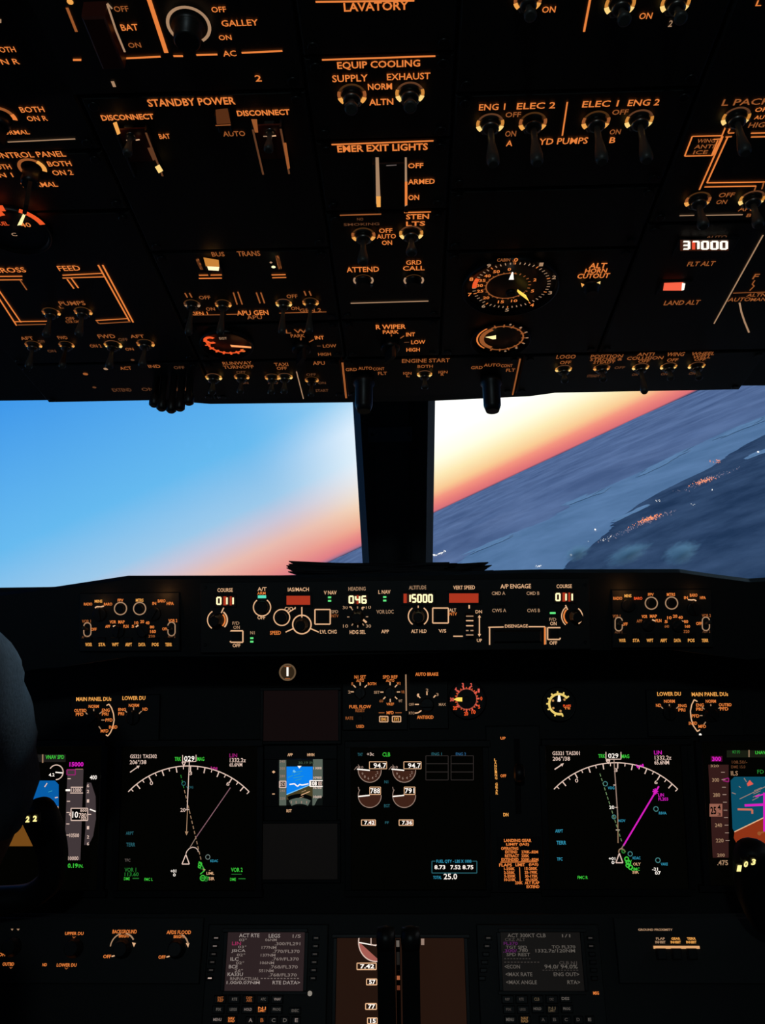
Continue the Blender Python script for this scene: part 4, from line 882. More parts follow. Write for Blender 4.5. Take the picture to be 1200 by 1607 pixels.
# --- left navigation display
def navdisp(label, ox, oy, cx, cy, R_, side):
    t = unit('navigation_display', label, 'flight display', ox, oy, 214, 226)
    m = t.mb()
    def TX(x, y, s_, w_, h_, mt, **k): m.T(x, y, s_, w_, h_, mt, **k)
    a0, a1 = -46.4, 46.4
    pts = [polar(cx, cy, R_, a0+(a1-a0)*i/40) for i in range(41)]; m.PL(pts, 1.5, WH)
    for i in range(-9, 10):
        a = 1.3+i*5
        if a < a0 or a > a1: continue
        l = 9 if i % 2 == 0 else 5
        p, q = polar(cx, cy, R_, a), polar(cx, cy, R_-l, a); m.L(*p, *q, 1.7 if l == 9 else 1.3, WH)
    return t, m, TX
t, m, TX = navdisp('left navigation display with thin compass arc and pale course line', 296, 1284, 296, 1333, 131, 0)
TX(225, 1187, 'GS321 TAS302', 42, 6, WH); TX(216.5, 1196, '206°/38', 26, 6.5, WH); m.L(204, 1212, 217, 1203, 1.4, WH); m.P([(214, 1202), (219, 1201.5), (217, 1206)], WH)
TX(279, 1191, 'TRK', 10, 6, GR); TX(315, 1191, 'MAG', 11, 6, GR); TX(297, 1190.5, '029', 16, 8, WHB); m.PL([(286.5, 1185), (286.5, 1195.5), (307.5, 1195), (307.5, 1184.5)], 1.2, WH); m.L(297, 1195, 297, 1202, 1, WH)
m.PL([(285.5, 1196), (291, 1196), (288.3, 1202), (285.5, 1196)], 1.3, WH); TX(366, 1185.5, 'LIN', 12, 6, MG2); TX(373, 1193, '1332.2z', 25, 6.5, WH); TX(370, 1200, '65.6NM', 20, 6, WH)
TX(237.5, 1229, '0', 5, 6, WH); TX(299, 1213.5, '3', 4.5, 6, WH); TX(357.5, 1230, '6', 5, 6, WH)
m.PL([(331, 1203), (333, 1207.5), (336, 1204), (340, 1208.5), (340, 1204)], 2, MG2)
m.L(297, 1196, 293.5, 1270, 1.3, WH); m.L(294, 1270, 292.5, 1308, 1.1, CR2); m.P([(290, 1305), (295.5, 1305), (292.5, 1311)], CR2); m.L(291.5, 1271, 297, 1270.5, 1, WH); TX(287, 1271, '20', 8, 6, WH)
P0, P1 = (283.5, 1216), (316, 1352)
for i in range(17):
    a, b = i/17, (i+.62)/17; m.L(P0[0]+(P1[0]-P0[0])*a, P0[1]+(P1[1]-P0[1])*a, P0[0]+(P1[0]-P0[0])*b, P0[1]+(P1[1]-P0[1])*b, 1.2, GR2 if i < 3 else CR2)
m.L(361.5, 1236, 307, 1315, 1.3, mat('course_pink_grey', emit=(135, 95, 105))); m.L(307, 1315, 298, 1330, 1.1, WH2)
m.PL([(291.5, 1340), (293, 1336), (297, 1331.5), (302, 1329.5), (307, 1330.5), (310.5, 1334), (311, 1337)], 1.2, WH)
m.PL([(291.5, 1341), (285.5, 1356), (297, 1356), (291.5, 1341)], 1.5, WH)
m.arc(288, 1229.5, 3, 0, 360, 1, CY2, seg=12); TX(297.5, 1235.5, 'VOG', 11, 3.6, CY2); m.arc(326, 1345, 3.4, 0, 360, 1.1, mat('waypoint_pale', emit=(110, 125, 120)), seg=12); TX(336, 1351, 'KDAC', 12, 4, CY)
for x, y, r, mt in ((314, 1356, 2.6, GR), (316, 1361, 2.6, GR2), (313, 1360, 2, GR), (318, 1378, 4, GR), (323, 1379, 3.5, GR2)): m.arc(x, y, r, 0, 360, 1.4, mt, seg=10)
m.PL([(312, 1352), (318, 1360), (321, 1366), (314, 1372)], 1.4, GR); TX(330, 1370.5, 'LIML', 12, 4.6, CR); TX(332, 1379, 'SIR', 9, 5, CR); TX(322, 1378, 'RW27', 12, 4, GR); TX(324, 1365, '+  -', 12, 3, CR)
TX(272, 1367, '+01', 9, 5, WHB); TX(273.5, 1373, '0', 4, 5, WHB)
TX(203.5, 1307.5, 'ARPT', 12, 5, CY2); TX(205, 1325.5, 'TERR', 14, 6, CY2); TX(200, 1350, 'TFC', 9, 4.6, GREY)
TX(204.5, 1365, 'VOR 1', 18, 6.5, GR2); TX(206.5, 1372, '113.60', 22, 6, GR2); TX(199, 1379, 'DME', 9, 4.6, GR); m.L(208, 1378.5, 218, 1378.5, 1.3, GR2); TX(233, 1380, 'FMC L', 13, 4.6, GR)
TX(371.5, 1365, 'VOR 2', 18, 6.5, GR); m.L(363, 1372, 379, 1372, 1, GR2); TX(365.5, 1380, 'DME', 9, 4.6, GR); m.L(374, 1379, 385, 1379, 1.3, GR2)
t.part('symbology', m)
# --- right navigation display
t, m, TX = navdisp('right navigation display with a thick magenta course line', 966, 1282, 966, 1331, 134, 1)
TX(888, 1182, 'GS321 TAS301', 43, 6, WH); TX(880.5, 1190.5, '206°/38', 27, 6.5, WH); m.L(870, 1207.5, 882, 1199.5, 1.8, WH); m.P([(879, 1199), (884.5, 1197.5), (882, 1203)], WH)
TX(944, 1186.5, 'TRK', 11, 6, GR); TX(981, 1187, 'MAG', 12, 6, GR); TX(962, 1186, '029', 16, 7.5, WHB); m.PL([(950.5, 1180), (950.5, 1191.5), (974, 1191.5), (974, 1180)], 1.3, WH)
m.PL([(951, 1193), (956.5, 1193), (954, 1198.5), (951, 1193)], 1.8, WH); TX(1032, 1181, 'LIN', 12, 6, MG); TX(1040, 1189, '1332.2z', 26, 6.5, WH); TX(1038, 1196.5, '65.6NM', 23, 6.5, WH)
TX(904.5, 1225, '0', 5, 6, WH); TX(966, 1208.5, '3', 5.5, 6, WH); TX(1029, 1227.5, '6', 5, 6, WH)
m.PL([(998, 1200), (1001, 1205), (1004, 1201), (1009, 1203), (1008, 1199)], 2.2, MG)
m.L(963, 1192, 969, 1280, 1.6, WH2); m.L(969, 1280, 969.5, 1323, 1.3, CR2); TX(959.5, 1267, '20', 8, 5.5, WHB); m.L(965, 1267, 969, 1267, 1, WH); m.L(966, 1302.5, 972, 1302.5, 1.2, WH); m.L(962, 1232, 966, 1232, 1.2, WH)
P0, P1 = (941, 1214), (976, 1323)
for i in range(15):
    a, b = i/15, (i+.62)/15; m.L(P0[0]+(P1[0]-P0[0])*a, P0[1]+(P1[1]-P0[1])*a, P0[0]+(P1[0]-P0[0])*b, P0[1]+(P1[1]-P0[1])*b, 1.3, mat('route_pale_green', emit=(105, 135, 90)))
m.L(1033.5, 1234, 978, 1327, 2.4, MG); m.L(980, 1323, 974, 1333, 1.6, WH2)
for a in range(0, 180, 45): m.tick(1028, 1242, -4.5, 4.5, a, 1.8, MG)
TX(1037, 1247.5, 'LIN', 9, 5, MG); TX(1040.5, 1254, 'FL203', 15, 5, MG)
for x, y, r, s_, tx, ty, w_ in ((949.5, 1230, 3.4, 'VOG', 958.5, 1236.5, 10), (963, 1282, 3, 'NOV', 975.5, 1288, 11), (1029, 1269.5, 3.6, 'RIVA', 1039.5, 1276, 12), (988.5, 1340, 3.4, 'KDAC', 998.5, 1346.5, 12), (1032, 1350, 3.6, 'VAKE', 1042, 1356, 11)):
    m.arc(x, y, r, 0, 360, 1.2, mat('waypoint_teal', emit=(70, 130, 130)), seg=12); TX(tx, ty, s_, w_, 4.4, CY)
m.PL([(971.5, 1339), (966, 1354), (977, 1354), (971.5, 1339)], 1.6, WH); m.PL([(970.5, 1338), (971, 1334), (974, 1331.5), (978, 1333), (981, 1337)], 1.6, CR2)
for x, y, r, mt in ((978, 1336, 2.5, GR2), (983, 1348, 3, GR), (986, 1354, 3.2, GR), (985, 1358, 3, GR), (989, 1361, 3.2, GR)): m.arc(x, y, r, 0, 360, 1.8, mt, seg=10)
TX(986, 1352, 'RW', 10, 5, GR); TX(997, 1364, 'LIMC', 13, 5, GR); TX(999, 1356, 'OLY', 12, 4.6, CR); TX(997, 1369, 'SIR', 10, 4, CR); TX(960, 1347.5, '+01', 10, 5, WHB); TX(961.5, 1353.5, '0', 4.5, 5, WHB); TX(1027.5, 1364, '-21', 9, 5, WHB); TX(1032, 1370, '07', 9, 5.5, WHB)
TX(877, 1304, 'ARPT', 12, 5, CY); TX(880.5, 1322.5, 'TERR', 15, 6, CY); TX(878, 1348, 'TFC', 9, 5, CY); TX(914, 1377, 'FMC R', 16, 5, GR)
t.part('symbology', m)
# --- left primary flight display
t = unit('primary_flight_display', 'left primary flight display partly hidden behind the seated pilot', 'flight display', 52, 1284, 210, 226)
m = t.mb()
m.R(40, 1190, 126, 12, mat('mode_bar_grey', emit=(28, 26, 24))); m.T(86, 1188, 'VNAV SPD', 29, 6, GR, w=.0010); m.L(67, 1184, 67, 1197, 2, CR2, .0010); m.T(40, 1188, 'LNAV', 20, 6, GR, w=.0010)
m.arc(88, 1212, 11, -90, 150, 1.5, WH); m.L(87, 1212, 99, 1213, 1.8, WHB); m.T(81, 1216, '4.2', 9, 5, WHB)
m.P([(-8, 1225), (86, 1225), (92, 1231), (92, 1267), (-30, 1312), (-30, 1225)], BLUE); m.P([(-30, 1312), (92, 1267), (92, 1322), (86, 1328), (-30, 1328)], BROWN2)
m.L(70, 1235, 74, 1229, 1.6, WH, .001); m.L(76, 1243, 82, 1241, 1.2, CY, .001); m.L(86, 1252, 91, 1251, 1.6, WH, .001); m.L(87, 1267.5, 91.5, 1266, 2, WH, .001)
m.L(-30, 1312, 92, 1267, 1, CR2, .001)
for k in range(3): m.L(6+k*2, 1300-k*10, 30+k*2, 1291-k*10, 1, WH2, .001)
m.P([(106, 1207), (131, 1207), (126, 1350), (100.5, 1350)], TAPE); m.T(120, 1199.5, '15000', 22, 7, MG, .03); m.PL([(105, 1216), (105, 1208), (118, 1208), (118, 1216), (106, 1216)], 1.6, MG2, .001)
m.L(118, 1207, 130, 1207, 1, CR2, .001)
for y, l in ((1222, 5), (1257.5, 5), (1275, 5), (1293, 5), (1310.5, 5), (1346, 5)): m.L(106-(y-1222)*.03, y, 106-(y-1222)*.03+l, y, 1.4, WH, .001)
m.L(103, 1240, 110, 1240, 3, WHB, .001); m.L(100.5, 1328.5, 106.5, 1328.5, 3, WHB, .001)
m.L(111, 1235.5, 130, 1235.5, 1.4, WH, .001); m.L(110, 1244.5, 130, 1244.5, 1.4, WH, .001); m.T(119.5, 1240, '11000', 16, 6, WH, w=.001); m.T(116.5, 1311, '10500', 15, 6, WH, w=.001); m.T(115, 1347, '10000', 16, 6, WH, w=.001)
m.R(124.5, 1278, 26, 19, BLACK, .0012); m.box_o(124.5, 1278, 26, 19, 1.4, WH, .0014); m.PL([(112, 1275), (108.5, 1278), (112, 1281)], 1.3, WH, .0014); m.T(118, 1278.5, '10', 9, 10, WHB, w=.0015); m.T(129.5, 1280, '780', 12, 8, WH, w=.0015); m.T(131, 1272, '800', 10, 4, WH, w=.0015); m.T(131, 1285, '760', 9, 3, WH, w=.0015)
m.T(112, 1358.5, '30.19', 20, 7, GR, .02); m.T(127, 1359, 'IN.', 7, 5.5, GR)
m.P([(136.5, 1228), (143, 1228.5), (150, 1250), (150.5, 1285), (146, 1312), (139, 1326), (132, 1326), (134, 1300), (134.5, 1240)], TAPE); m.T(146.5, 1220, '400', 11, 6.5, WHB)
for y, s_ in ((1233, '6'), (1242, '2'), (1257, '1'), (1299, '1'), (1313.5, '2'), (1324, '6')): m.T(138, y, s_, 3.6, 5, WH, w=.001)
m.L(141, 1270, 150, 1273.5, 1.8, WHB, .001); m.L(138, 1278, 143, 1278, 1.4, WH, .001)
m.R(-40, 1270, 26, 150, TAPE)
t.part('symbology', m)
# --- right primary flight display
t = unit('primary_flight_display', 'right primary flight display cut by the picture edge with tilted rust horizon', 'flight display', 1213, 1276, 214, 226)
m = t.mb()
m.R(1213, 1183, 146, 11, mat('mode_bar_green_grey', emit=(22, 26, 14))); m.T(1155, 1180, 'MCP SPD', 12, 5, GR2, w=.001); m.T(1193, 1181, 'LNAV', 16, 5, GR, w=.001); m.L(1175, 1177, 1175, 1188, 1.6, CR2, .001)
m.R(1124, 1191, 18, 9, mat('speed_bug_box', emit=(70, 8, 45))); m.T(1124, 1191, '300', 14, 7, MG, .03, w=.001)
m.P([(1111, 1200), (1143, 1200), (1143, 1346), (1118, 1346)], TAPE2)
for i, y in enumerate((1212, 1223.5, 1235.5, 1247, 1259, 1271.5, 1283, 1295, 1307, 1319)): m.L(1131+i*.8, y, 1137+i*.8, y, 1.3, WH2, .001)
m.T(1121, 1202, '320', 13, 4, CR2, w=.001); m.T(1122.5, 1224, '300', 11, 6, CR2, w=.001); m.T(1124, 1247.5, '280', 11, 6, CR2, w=.001); m.T(1127, 1295, '240', 11, 6, CR2, w=.001); m.T(1129, 1319, '220', 12, 6, CR2, w=.001); m.T(1131, 1342, '200', 12, 5, CR2, w=.001)
m.R(1123, 1271.5, 20, 20, mat('speed_box_pink', emit=(150, 95, 78)), .0012); m.T(1119, 1272, '25', 9, 12, BLACK, .03, w=.0015); m.T(1128, 1267, '4', 5, 8, BLACK, w=.0015); m.T(1128, 1278, '3', 5, 5, BLACK, w=.0015)
m.PL([(1134, 1223), (1143, 1221), (1143, 1227), (1134, 1225)], 1.6, MG2, .001); m.T(1133.5, 1354, '.475', 17, 8, CR2, .02)
m.T(1160, 1196, '108.50/-', 24, 5, A3); m.T(1158, 1203.5, 'DME 15.0', 22, 4.6, A3); m.T(1152, 1213.5, 'ILS', 11, 7, CR2); m.T(1193, 1211, 'FD', 10, 6, GR2)
m.P([(1146, 1225), (1152, 1219), (1250, 1219), (1250, 1258), (1152, 1305.5), (1149, 1300)], BLUE3); m.P([(1152, 1305.5), (1250, 1258), (1250, 1325), (1156, 1325), (1151, 1315)], BROWN3); m.L(1152, 1305.5, 1250, 1258, 1.6, CR, .001)
m.P([(1171.5, 1230), (1176, 1224), (1182, 1230.5), (1173, 1234)], PINKR, .001); m.PL([(1160, 1254), (1210, 1230)], 1.2, WH2, .001); m.L(1167, 1221, 1171, 1227, 1.4, WH2, .001); m.L(1148, 1244, 1154, 1246, 1.4, WH2, .001); m.L(1159, 1234, 1162, 1236, 1.2, WH2, .001)
for k in range(4): m.L(1180+k*1, 1256-k*5, 1190+k*1.5, 1251-k*5, 1, WH2, .001)
m.L(1168, 1264, 1215, 1262, 3.6, MG, .0012); m.L(1199, 1244, 1199, 1305, 3.4, MG, .0012); m.L(1185, 1250, 1200, 1246, 2, MG, .0012)
m.PL([(1157, 1270), (1180, 1270.5), (1180, 1277)], 3.2, mat('aircraft_symbol_salmon', emit=(200, 110, 85)), .0014); m.L(1190, 1308, 1210, 1302, 2.4, A2, .001); m.disc(1191, 1308, 3, A2, .001)
t.part('symbology', m)
# --- standby instruments column
t = unit('standby_flight_display', 'small bright standby attitude display with blue sky and tilted horizon', 'flight display', 472, 1228, 70, 74, 22, h=.004)
m = t.mb()
m.R(472, 1228, 68, 72, mat('standby_black_green', emit=(9, 13, 11)))
m.P([(438, 1193), (449, 1193), (449, 1264), (438, 1264)], TAPE3, .0007); m.P([(491, 1191), (506, 1191), (506, 1250), (498, 1254), (493, 1264), (490, 1264)], TAPE3, .0007)
m.P([(449.5, 1203), (490.5, 1203), (490.5, 1230), (449.5, 1247)], BLUE2, .0008); m.P([(449.5, 1247), (490.5, 1230), (490.5, 1252), (470, 1254), (449.5, 1255)], BROWN, .0008)
m.L(449.5, 1247, 490.5, 1230, 1.3, mat('standby_pale_blue', emit=(120, 195, 240)), .001)
m.arc(470, 1292, 40, 64, 116, 9, BLACK, .0010); m.arc(470, 1290, 32, 62, 118, 9, TAPE3, .0012)
m.P([(466.5, 1202), (473, 1202), (469.5, 1206)], WHB, .0012)
for k, (l, y) in enumerate(((8, 1212), (4, 1216), (8, 1220), (4, 1224))): m.L(462+k-l/2, y-l*.0+1, 466+k+l, y-2, 1, CY, .0012)
m.L(452, 1220, 459, 1217, 1.3, CY, .0012); m.L(460, 1209, 463, 1212, 3, mat('standby_pale_blue', emit=(120, 195, 240)), .0012)
m.PL([(454, 1231), (462, 1230), (464, 1232), (467, 1234), (470, 1231), (474, 1232), (484, 1230)], 1.8, WHB, .0014)
m.L(472, 1248, 486, 1242, 1.2, CR, .0012); m.L(473, 1243, 480, 1240, 1, CR2, .0012); m.L(470, 1252, 476, 1250, 1, CR2, .0012)
for y, s_ in ((1195, '340'), (1206, '300'), (1218, '280'), (1241, '240'), (1253, '220')): m.T(443, y, s_, 8, 4, WH2, w=.001)
for y, s_ in ((1205.5, '11000'), (1220.5, '10900'), (1236, '10700'), (1250.5, '10600')): m.T(498, y, s_, 13, 4, WH, w=.001)
for x in (457, 464.5, 473, 481): m.L(x, 1257, x, 1261, 1.6, WH2, .0014)
m.box_o(443.5, 1231, 10, 10, 1.4, WH, .0014); m.R(443, 1231, 9, 8.5, BLACK, .0012); m.T(443, 1231, '252', 8, 6, WH, w=.0015)
m.R(495.5, 1229.5, 20, 9, BLACK, .0013); m.PL([(506, 1225), (486, 1225), (486, 1234), (506, 1234)], 1.5, WHB, .0015); m.T(492, 1229.5, '108', 10, 6.5, WHB, .03, w=.0016); m.T(502, 1229.5, '00', 6, 6.5, WH, w=.0016)
m.T(480, 1197, '30.19 IN', 24, 4, mat('standby_dim_green', emit=(60, 80, 62)), w=.0012)
t.part('symbology', m)
m = t.mb(); 
for x, y, s_, w_, h_ in ((455, 1184.5, 'APP', 8, 4.6), (487.5, 1184.5, 'HP/IN', 11, 4.6), (453.5, 1272.5, 'RST', 8, 4.6)): m.T(x, y, s_, w_, h_, CR, .02, w=.0046)
m.L(427, 1211.5, 431.5, 1211.5, 1.8, CR, .0046); m.L(429.2, 1209.5, 429.2, 1213.5, 1.8, CR, .0046); m.L(427, 1246, 431, 1246, 1.4, CR, .0046); t.part('legend', m)
t = unit('standby_instrument', 'unlit rectangular instrument face below the round indicator', 'instrument', 472, 1123, 117, 79, 5, REFL, .003)
t = unit('standby_instrument', 'unlit rectangular instrument face below the small attitude display', 'instrument', 471, 1336, 117, 88, 5, mat('reflection_lower', emit=(10, 8, 7)), .003)  # same painted reflection, fainter
t = Thing(MI, 'round_indicator', 'small round indicator with one bright vertical bar near the panel top', 'instrument', 451, 1055)
m = t.mb(); u, v = MI.uv(451, 1055); k = MI.sx(451, 1055)
m.lathe((u, v, -.004), [(k*15, 0), (k*15, .006), (k*12.5, .0065), (k*11, .004)], mat('indicator_ring', (.05, .04, .03), .5, noise_amt=.2), 28); t.part('case', m)
m = t.mb(); m.arc(451, 1055, 12, 0, 360, 2.6, mat('indicator_ring_glow', emit=(98, 78, 56)), .0028, seg=28); m.disc(451, 1055, 10.4, mat('indicator_face_glow', emit=(48, 36, 22)), .0022); m.R(451, 1054, 3, 14, WHB, .003); m.L(446, 1046, 456, 1046, 1, A2, .003); m.L(447, 1065, 455, 1065, 1.6, A2, .003); t.part('indicator_face', m)
# --- engine display
t = unit('engine_display', 'centre engine display reading 94.7 with round gauges and fuel totals', 'engine display', 655, 1284, 208, 224)
m = t.mb()
m.T(565, 1184, 'TAT', 8, 4.6, CY2); m.T(581, 1183.5, '+3c', 11, 5, WH); m.T(606, 1184, 'CLB', 12, 6.5, GR)
BX = CR
for gx, val in ((580, '94.7'), (634, '94.7')):
    m.disc(gx, 1209, 17, DISC, .0004, 180, 360); m.arc(gx, 1209, 18, 160, 362, 1.3, WH2); m.L(gx-20, 1207, gx, 1209, 1.9, WHB, .0008)
    for i, a in enumerate((205, 232, 260, 290, 320, 345)): 
        p = polar(gx, 1209, 12.5, 90-a+180-180); m.T(gx+12.5*math.cos(math.radians(a)), 1209-12.5*math.sin(math.radians(a)), '9864 20'[i] if '9864 20'[i] != ' ' else '2', 2.6, 4, WH2, w=.0008)
    m.T(gx-13, 1204, '10', 6, 3.5, WH2, w=.0008); m.PL([(gx-24, 1208), (gx-20, 1203), (gx-16, 1205), (gx-18, 1200)], 1, WH2)
    bx = gx+13; m.box_o(bx, 1201, 27, 11, 1.1, BX); m.T(bx+3, 1201.5, val, 20, 8, WHB, w=.0008)
for gx, val in ((580, '788'), (634, '791')):
    m.disc(gx, 1248.5, 17.5, DISC, .0004, 176, 362); m.arc(gx, 1248.5, 18, 150, 362, 1.2, WH2); m.L(gx-18, 1250, gx, 1248, 1.9, WHB, .0008); m.L(gx-17, 1240, gx-18, 1235, 1, WH2)
    m.box_o(gx+8.5, 1241, 17, 11.5, 1.1, BX); m.T(gx+8.5, 1241, val, 15, 8, WHB, w=.0008)
m.T(606, 1227, 'N1', 6, 4.6, CY2); m.T(607, 1264.5, 'EGT', 9, 5, CY2); m.T(607, 1291, 'FF', 6, 4, CY2)
for x, val in ((578, '7.42'), (637, '7.36')): m.box_o(x, 1291, 22, 8.5, 1.3, CR); m.R(x+5, 1291, 11, 7.4, mat('box_fill_pinkish', emit=(120, 80, 66)), .0007); m.T(x+1.5, 1291, val, 16, 6, WHB, .02, w=.0010)
GX = mat('grid_grey', emit=(42, 36, 34))
for gx in (685.5, 725): 
    m.box_o(gx, 1205, 35, 38, 1.1, GX)
    for y in (1198.5, 1211.5): m.L(gx-17.5, y, gx+17.5, y, 1.2, GX)
m.T(685, 1183.5, 'ENG 1', 16, 5, CY2); m.T(723, 1183.5, 'ENG 2', 16, 5, mat('label_blue_dim', emit=(40, 90, 130)))
m.PL([(683, 1351.5), (677.5, 1351.5), (677.5, 1370), (748, 1370), (748, 1351.5), (741, 1351.5)], 1.2, CY2); m.T(712, 1352, 'FUEL QTY - LBS X 1000', 55, 5.5, CY)
m.T(690, 1361, '8.73', 17, 6.5, WHB, .02); m.T(714.5, 1361, '7.52', 16, 6.5, WHB, .02); m.T(734, 1361, '8.75', 17, 6.5, WHB, .02); m.T(686, 1377, 'TOTAL', 13, 5, CY); m.T(706.5, 1375.5, '25.0', 21, 9, WHB, .01)
t.part('symbology', m)
# --- selector panels
def selpanel(label, X0, pts, ticks, arcpts, knobs, extra=None, rect=None):
    t = Thing(MI, 'display_selector_panel', label, 'control panel', rect[0], rect[1])
    m = t.mb(); m.slab(*rect, -.005, 0, PANEL, .001); t.part('faceplate', m)
    m = t.mb()
    for x, y, s_, w_, h_ in pts: m.T(x, y, s_, w_, h_, AY if h_ > 5.5 else A, .02)
    for a in ticks: m.L(*a, 1.5, CR2)
    m.PL(arcpts, 1.7, CR)
    if extra: extra(m)
    t.part('legend', m)
    for x, y, r, a in knobs: t.grip_knob(x, y, r, a, .012)
    return t
selpanel('left selector panel reading MAIN PANEL DUs then LOWER DU', 0,
  [(147, 1097, 'MAIN PANEL DUs', 55, 6.2), (210, 1095.5, 'LOWER DU', 36, 6.2), (147, 1108.5, 'NORM', 16, 5), (126, 1115, 'OUTBD', 19, 5), (125, 1121, 'PFD', 12, 5), (166, 1114.5, 'ENG', 12, 5), (165, 1120.5, 'PRI', 10, 5), (171, 1130, 'PFD', 11, 5), (164, 1147, 'MFD', 12, 5), (177.5, 1141, 'INBD', 13, 5),
   (210, 1107, 'NORM', 16, 5), (191.5, 1113.5, 'ENG', 12, 5), (190, 1120, 'PRI', 9, 5), (227.5, 1113, 'ND', 8, 5)],
  [(147, 1112, 147, 1116), (134, 1118, 137, 1121), (156, 1120, 160, 1117), (159, 1130, 164, 1130), (155, 1140, 158, 1144), (209.5, 1110, 209.5, 1114), (196, 1115, 199, 1118), (218, 1120, 222, 1116)],
  [(167, 1107), (171, 1105), (175, 1111), (178, 1120), (179, 1130), (177, 1141), (173, 1150), (169, 1155), (166, 1153)], [(146, 1130, 11, 40), (209, 1126, 11, 90)], rect=(180, 1127, 140, 74))
selpanel('right selector panel reading LOWER DU then MAIN PANEL DUs', 0,
  [(1049.5, 1089, 'LOWER DU', 37, 6.2), (1113.5, 1089.5, 'MAIN PANEL DUs', 57, 6.2), (1050, 1100.5, 'NORM', 17, 5), (1033, 1107, 'ND', 8, 5), (1070.5, 1107.5, 'ENG', 13, 5), (1069.5, 1114, 'PRI', 11, 5), (1115, 1100.5, 'NORM', 16, 5), (1098, 1106.5, 'ENG', 12, 5), (1097, 1113, 'PRI', 10, 5), (1137.5, 1106, 'OUTBD', 20, 5), (1136, 1112.5, 'PFD', 13, 5),
   (1091, 1123.5, 'PFD', 12, 5), (1087, 1135, 'INBD', 13, 5), (1101.5, 1140, 'MFD', 12, 5)],
  [(1050, 1105, 1050, 1108), (1037, 1109, 1040, 1112), (1061, 1112, 1064, 1109), (1115, 1105, 1115, 1108), (1127, 1112, 1130, 1110), (1101, 1109, 1105, 1113), (1098, 1123, 1102, 1123), (1104, 1137, 1107, 1133)],
  [(1094, 1101), (1089, 1098), (1085, 1106), (1083, 1116), (1084, 1127), (1087, 1138), (1094, 1148), (1098, 1145)], [(1050, 1119, 11, 90), (1115, 1122, 11, 140)],
  extra=lambda m: m.disc(1098.5, 1153, 2, WHB), rect=(1090, 1119, 150, 74))
t = Thing(MI, 'speed_reference_panel', 'selector panel reading N1 SET FUEL FLOW and SPD REF in small amber', 'control panel', 588, 1100)
m = t.mb(); m.slab(588, 1100, 102, 92, -.005, 0, PANEL, .001); t.part('faceplate', m)
m = t.mb()
for x, y, s_, w_, h_, mt in ((565, 1062.5, 'N1 SET', 18, 5.4, A), (565, 1068, 'AUTO', 12, 4.4, A), (552.5, 1073, '1', 2.6, 4.6, A2), (583.5, 1073, 'BOTH', 13, 4.6, A), (548, 1086, '2', 4, 4.6, CR2), (565, 1109, 'FUEL FLOW', 34, 5.2, A), (565, 1115, 'RESET', 15, 5, A2), (548, 1127, 'RATE', 12, 4.8, A2), (565, 1140, 'USED', 12, 4.8, A),
   (612, 1062.5, 'SPD REF', 23, 5.2, A), (612, 1068, 'AUTO', 13, 4.2, A), (625, 1072.5, 'V1', 5.5, 4.6, A), (632, 1086, 'VR', 5.5, 4.6, A2), (628, 1100, 'WT', 6, 4.4, CR2), (612, 1105, 'VREF', 12, 4.2, A), (598, 1100, '60', 6, 4.4, A2), (591, 1086.5, 'SET', 9, 4.4, CR2), (612, 1118.5, 'MFD', 11, 4.8, A)): m.T(x, y, s_, w_, h_, mt, .015)
for a in (90, 135, 45, 178): m.tick(565, 1086, 10, 15, a, 1.6, CR)
for a in (90, 45, 0, -45, -90, -135, 180): m.tick(612, 1086, 10.5, 15.5, a, 1.6, CR)
m.L(594, 1118.5, 603, 1118.5, 1.5, A2); m.L(620, 1118.5, 630, 1118.5, 1.5, A2)
for x, s_ in ((602, 'ENG'), (622, 'SYS')): m.box_o(x, 1128.5, 13, 8.5, 1.5, CR); m.T(x, 1128.5, s_, 8, 5, AY, .03)
t.part('legend', m); t.grip_knob(565, 1087, 9, 270, .012); t.grip_knob(612, 1087, 9, 270, .012); t.button(565, 1127, 8, 8)
t = Thing(MI, 'autobrake_panel', 'selector panel reading AUTO BRAKE and ANTISKID right of a vertical amber line', 'control panel', 672, 1098)
m = t.mb(); m.slab(672, 1098, 62, 92, -.005, 0, PANEL, .001); t.part('faceplate', m)
m = t.mb(); m.L(643, 1058, 643, 1058, 1, A); m.T(669.5, 1058, 'AUTO BRAKE', 36, 5.4, A, .02); m.T(670, 1083, '2', 4, 4.6, CR2); m.T(656, 1091, '1', 2.6, 5, CR); m.T(686, 1090, '3', 4, 4.6, CR2); m.T(645.5, 1105.5, 'OFF', 8, 4.4, CR2); m.T(694, 1105.5, 'MAX', 11, 4.4, CR2); m.T(646, 1119, 'RTO', 9, 4.4, CR2); m.T(667, 1125.5, 'ANTISKID', 26, 5.4, A, .02)
m.tick(670, 1106, 15, 20, 90, 1.8, CR); m.tick(670, 1106, 15, 20, 47, 1.8, CR); m.tick(670, 1106, 15, 22, 135, 1.8, CR); m.L(651, 1105.5, 657, 1105.5, 1.8, CR); m.PL([(651, 1119), (656, 1118.5), (661, 1115)], 1.8, CR)
t.part('legend', m); t.grip_knob(670, 1106, 11, 180, .012)
t = Thing(MI, 'panel_divider', 'thin vertical amber line between speed and brake panels', 'divider', 637, 1087)
m = t.mb(); m.slab(637, 1087, 2.0, 57, -.005, .0012, CR2, .0001); t.part('lit_line', m)
def gaugebody(t, cx, cy, r):
    g = t.mb(); u, v = MI.uv(cx, cy); k = MI.sx(cx, cy)*r; g.lathe((u, v, -.004), [(k, 0), (k, .006), (k*.93, .0075), (k*.9, .0045)], BLACK, 36); t.part('case', g)
t = Thing(MI, 'brake_pressure_gauge', 'round gauge with glowing red numerals and a yellow needle', 'gauge', 733, 1098)
gaugebody(t, 733, 1098, 30); m = t.mb(); Z = .0012
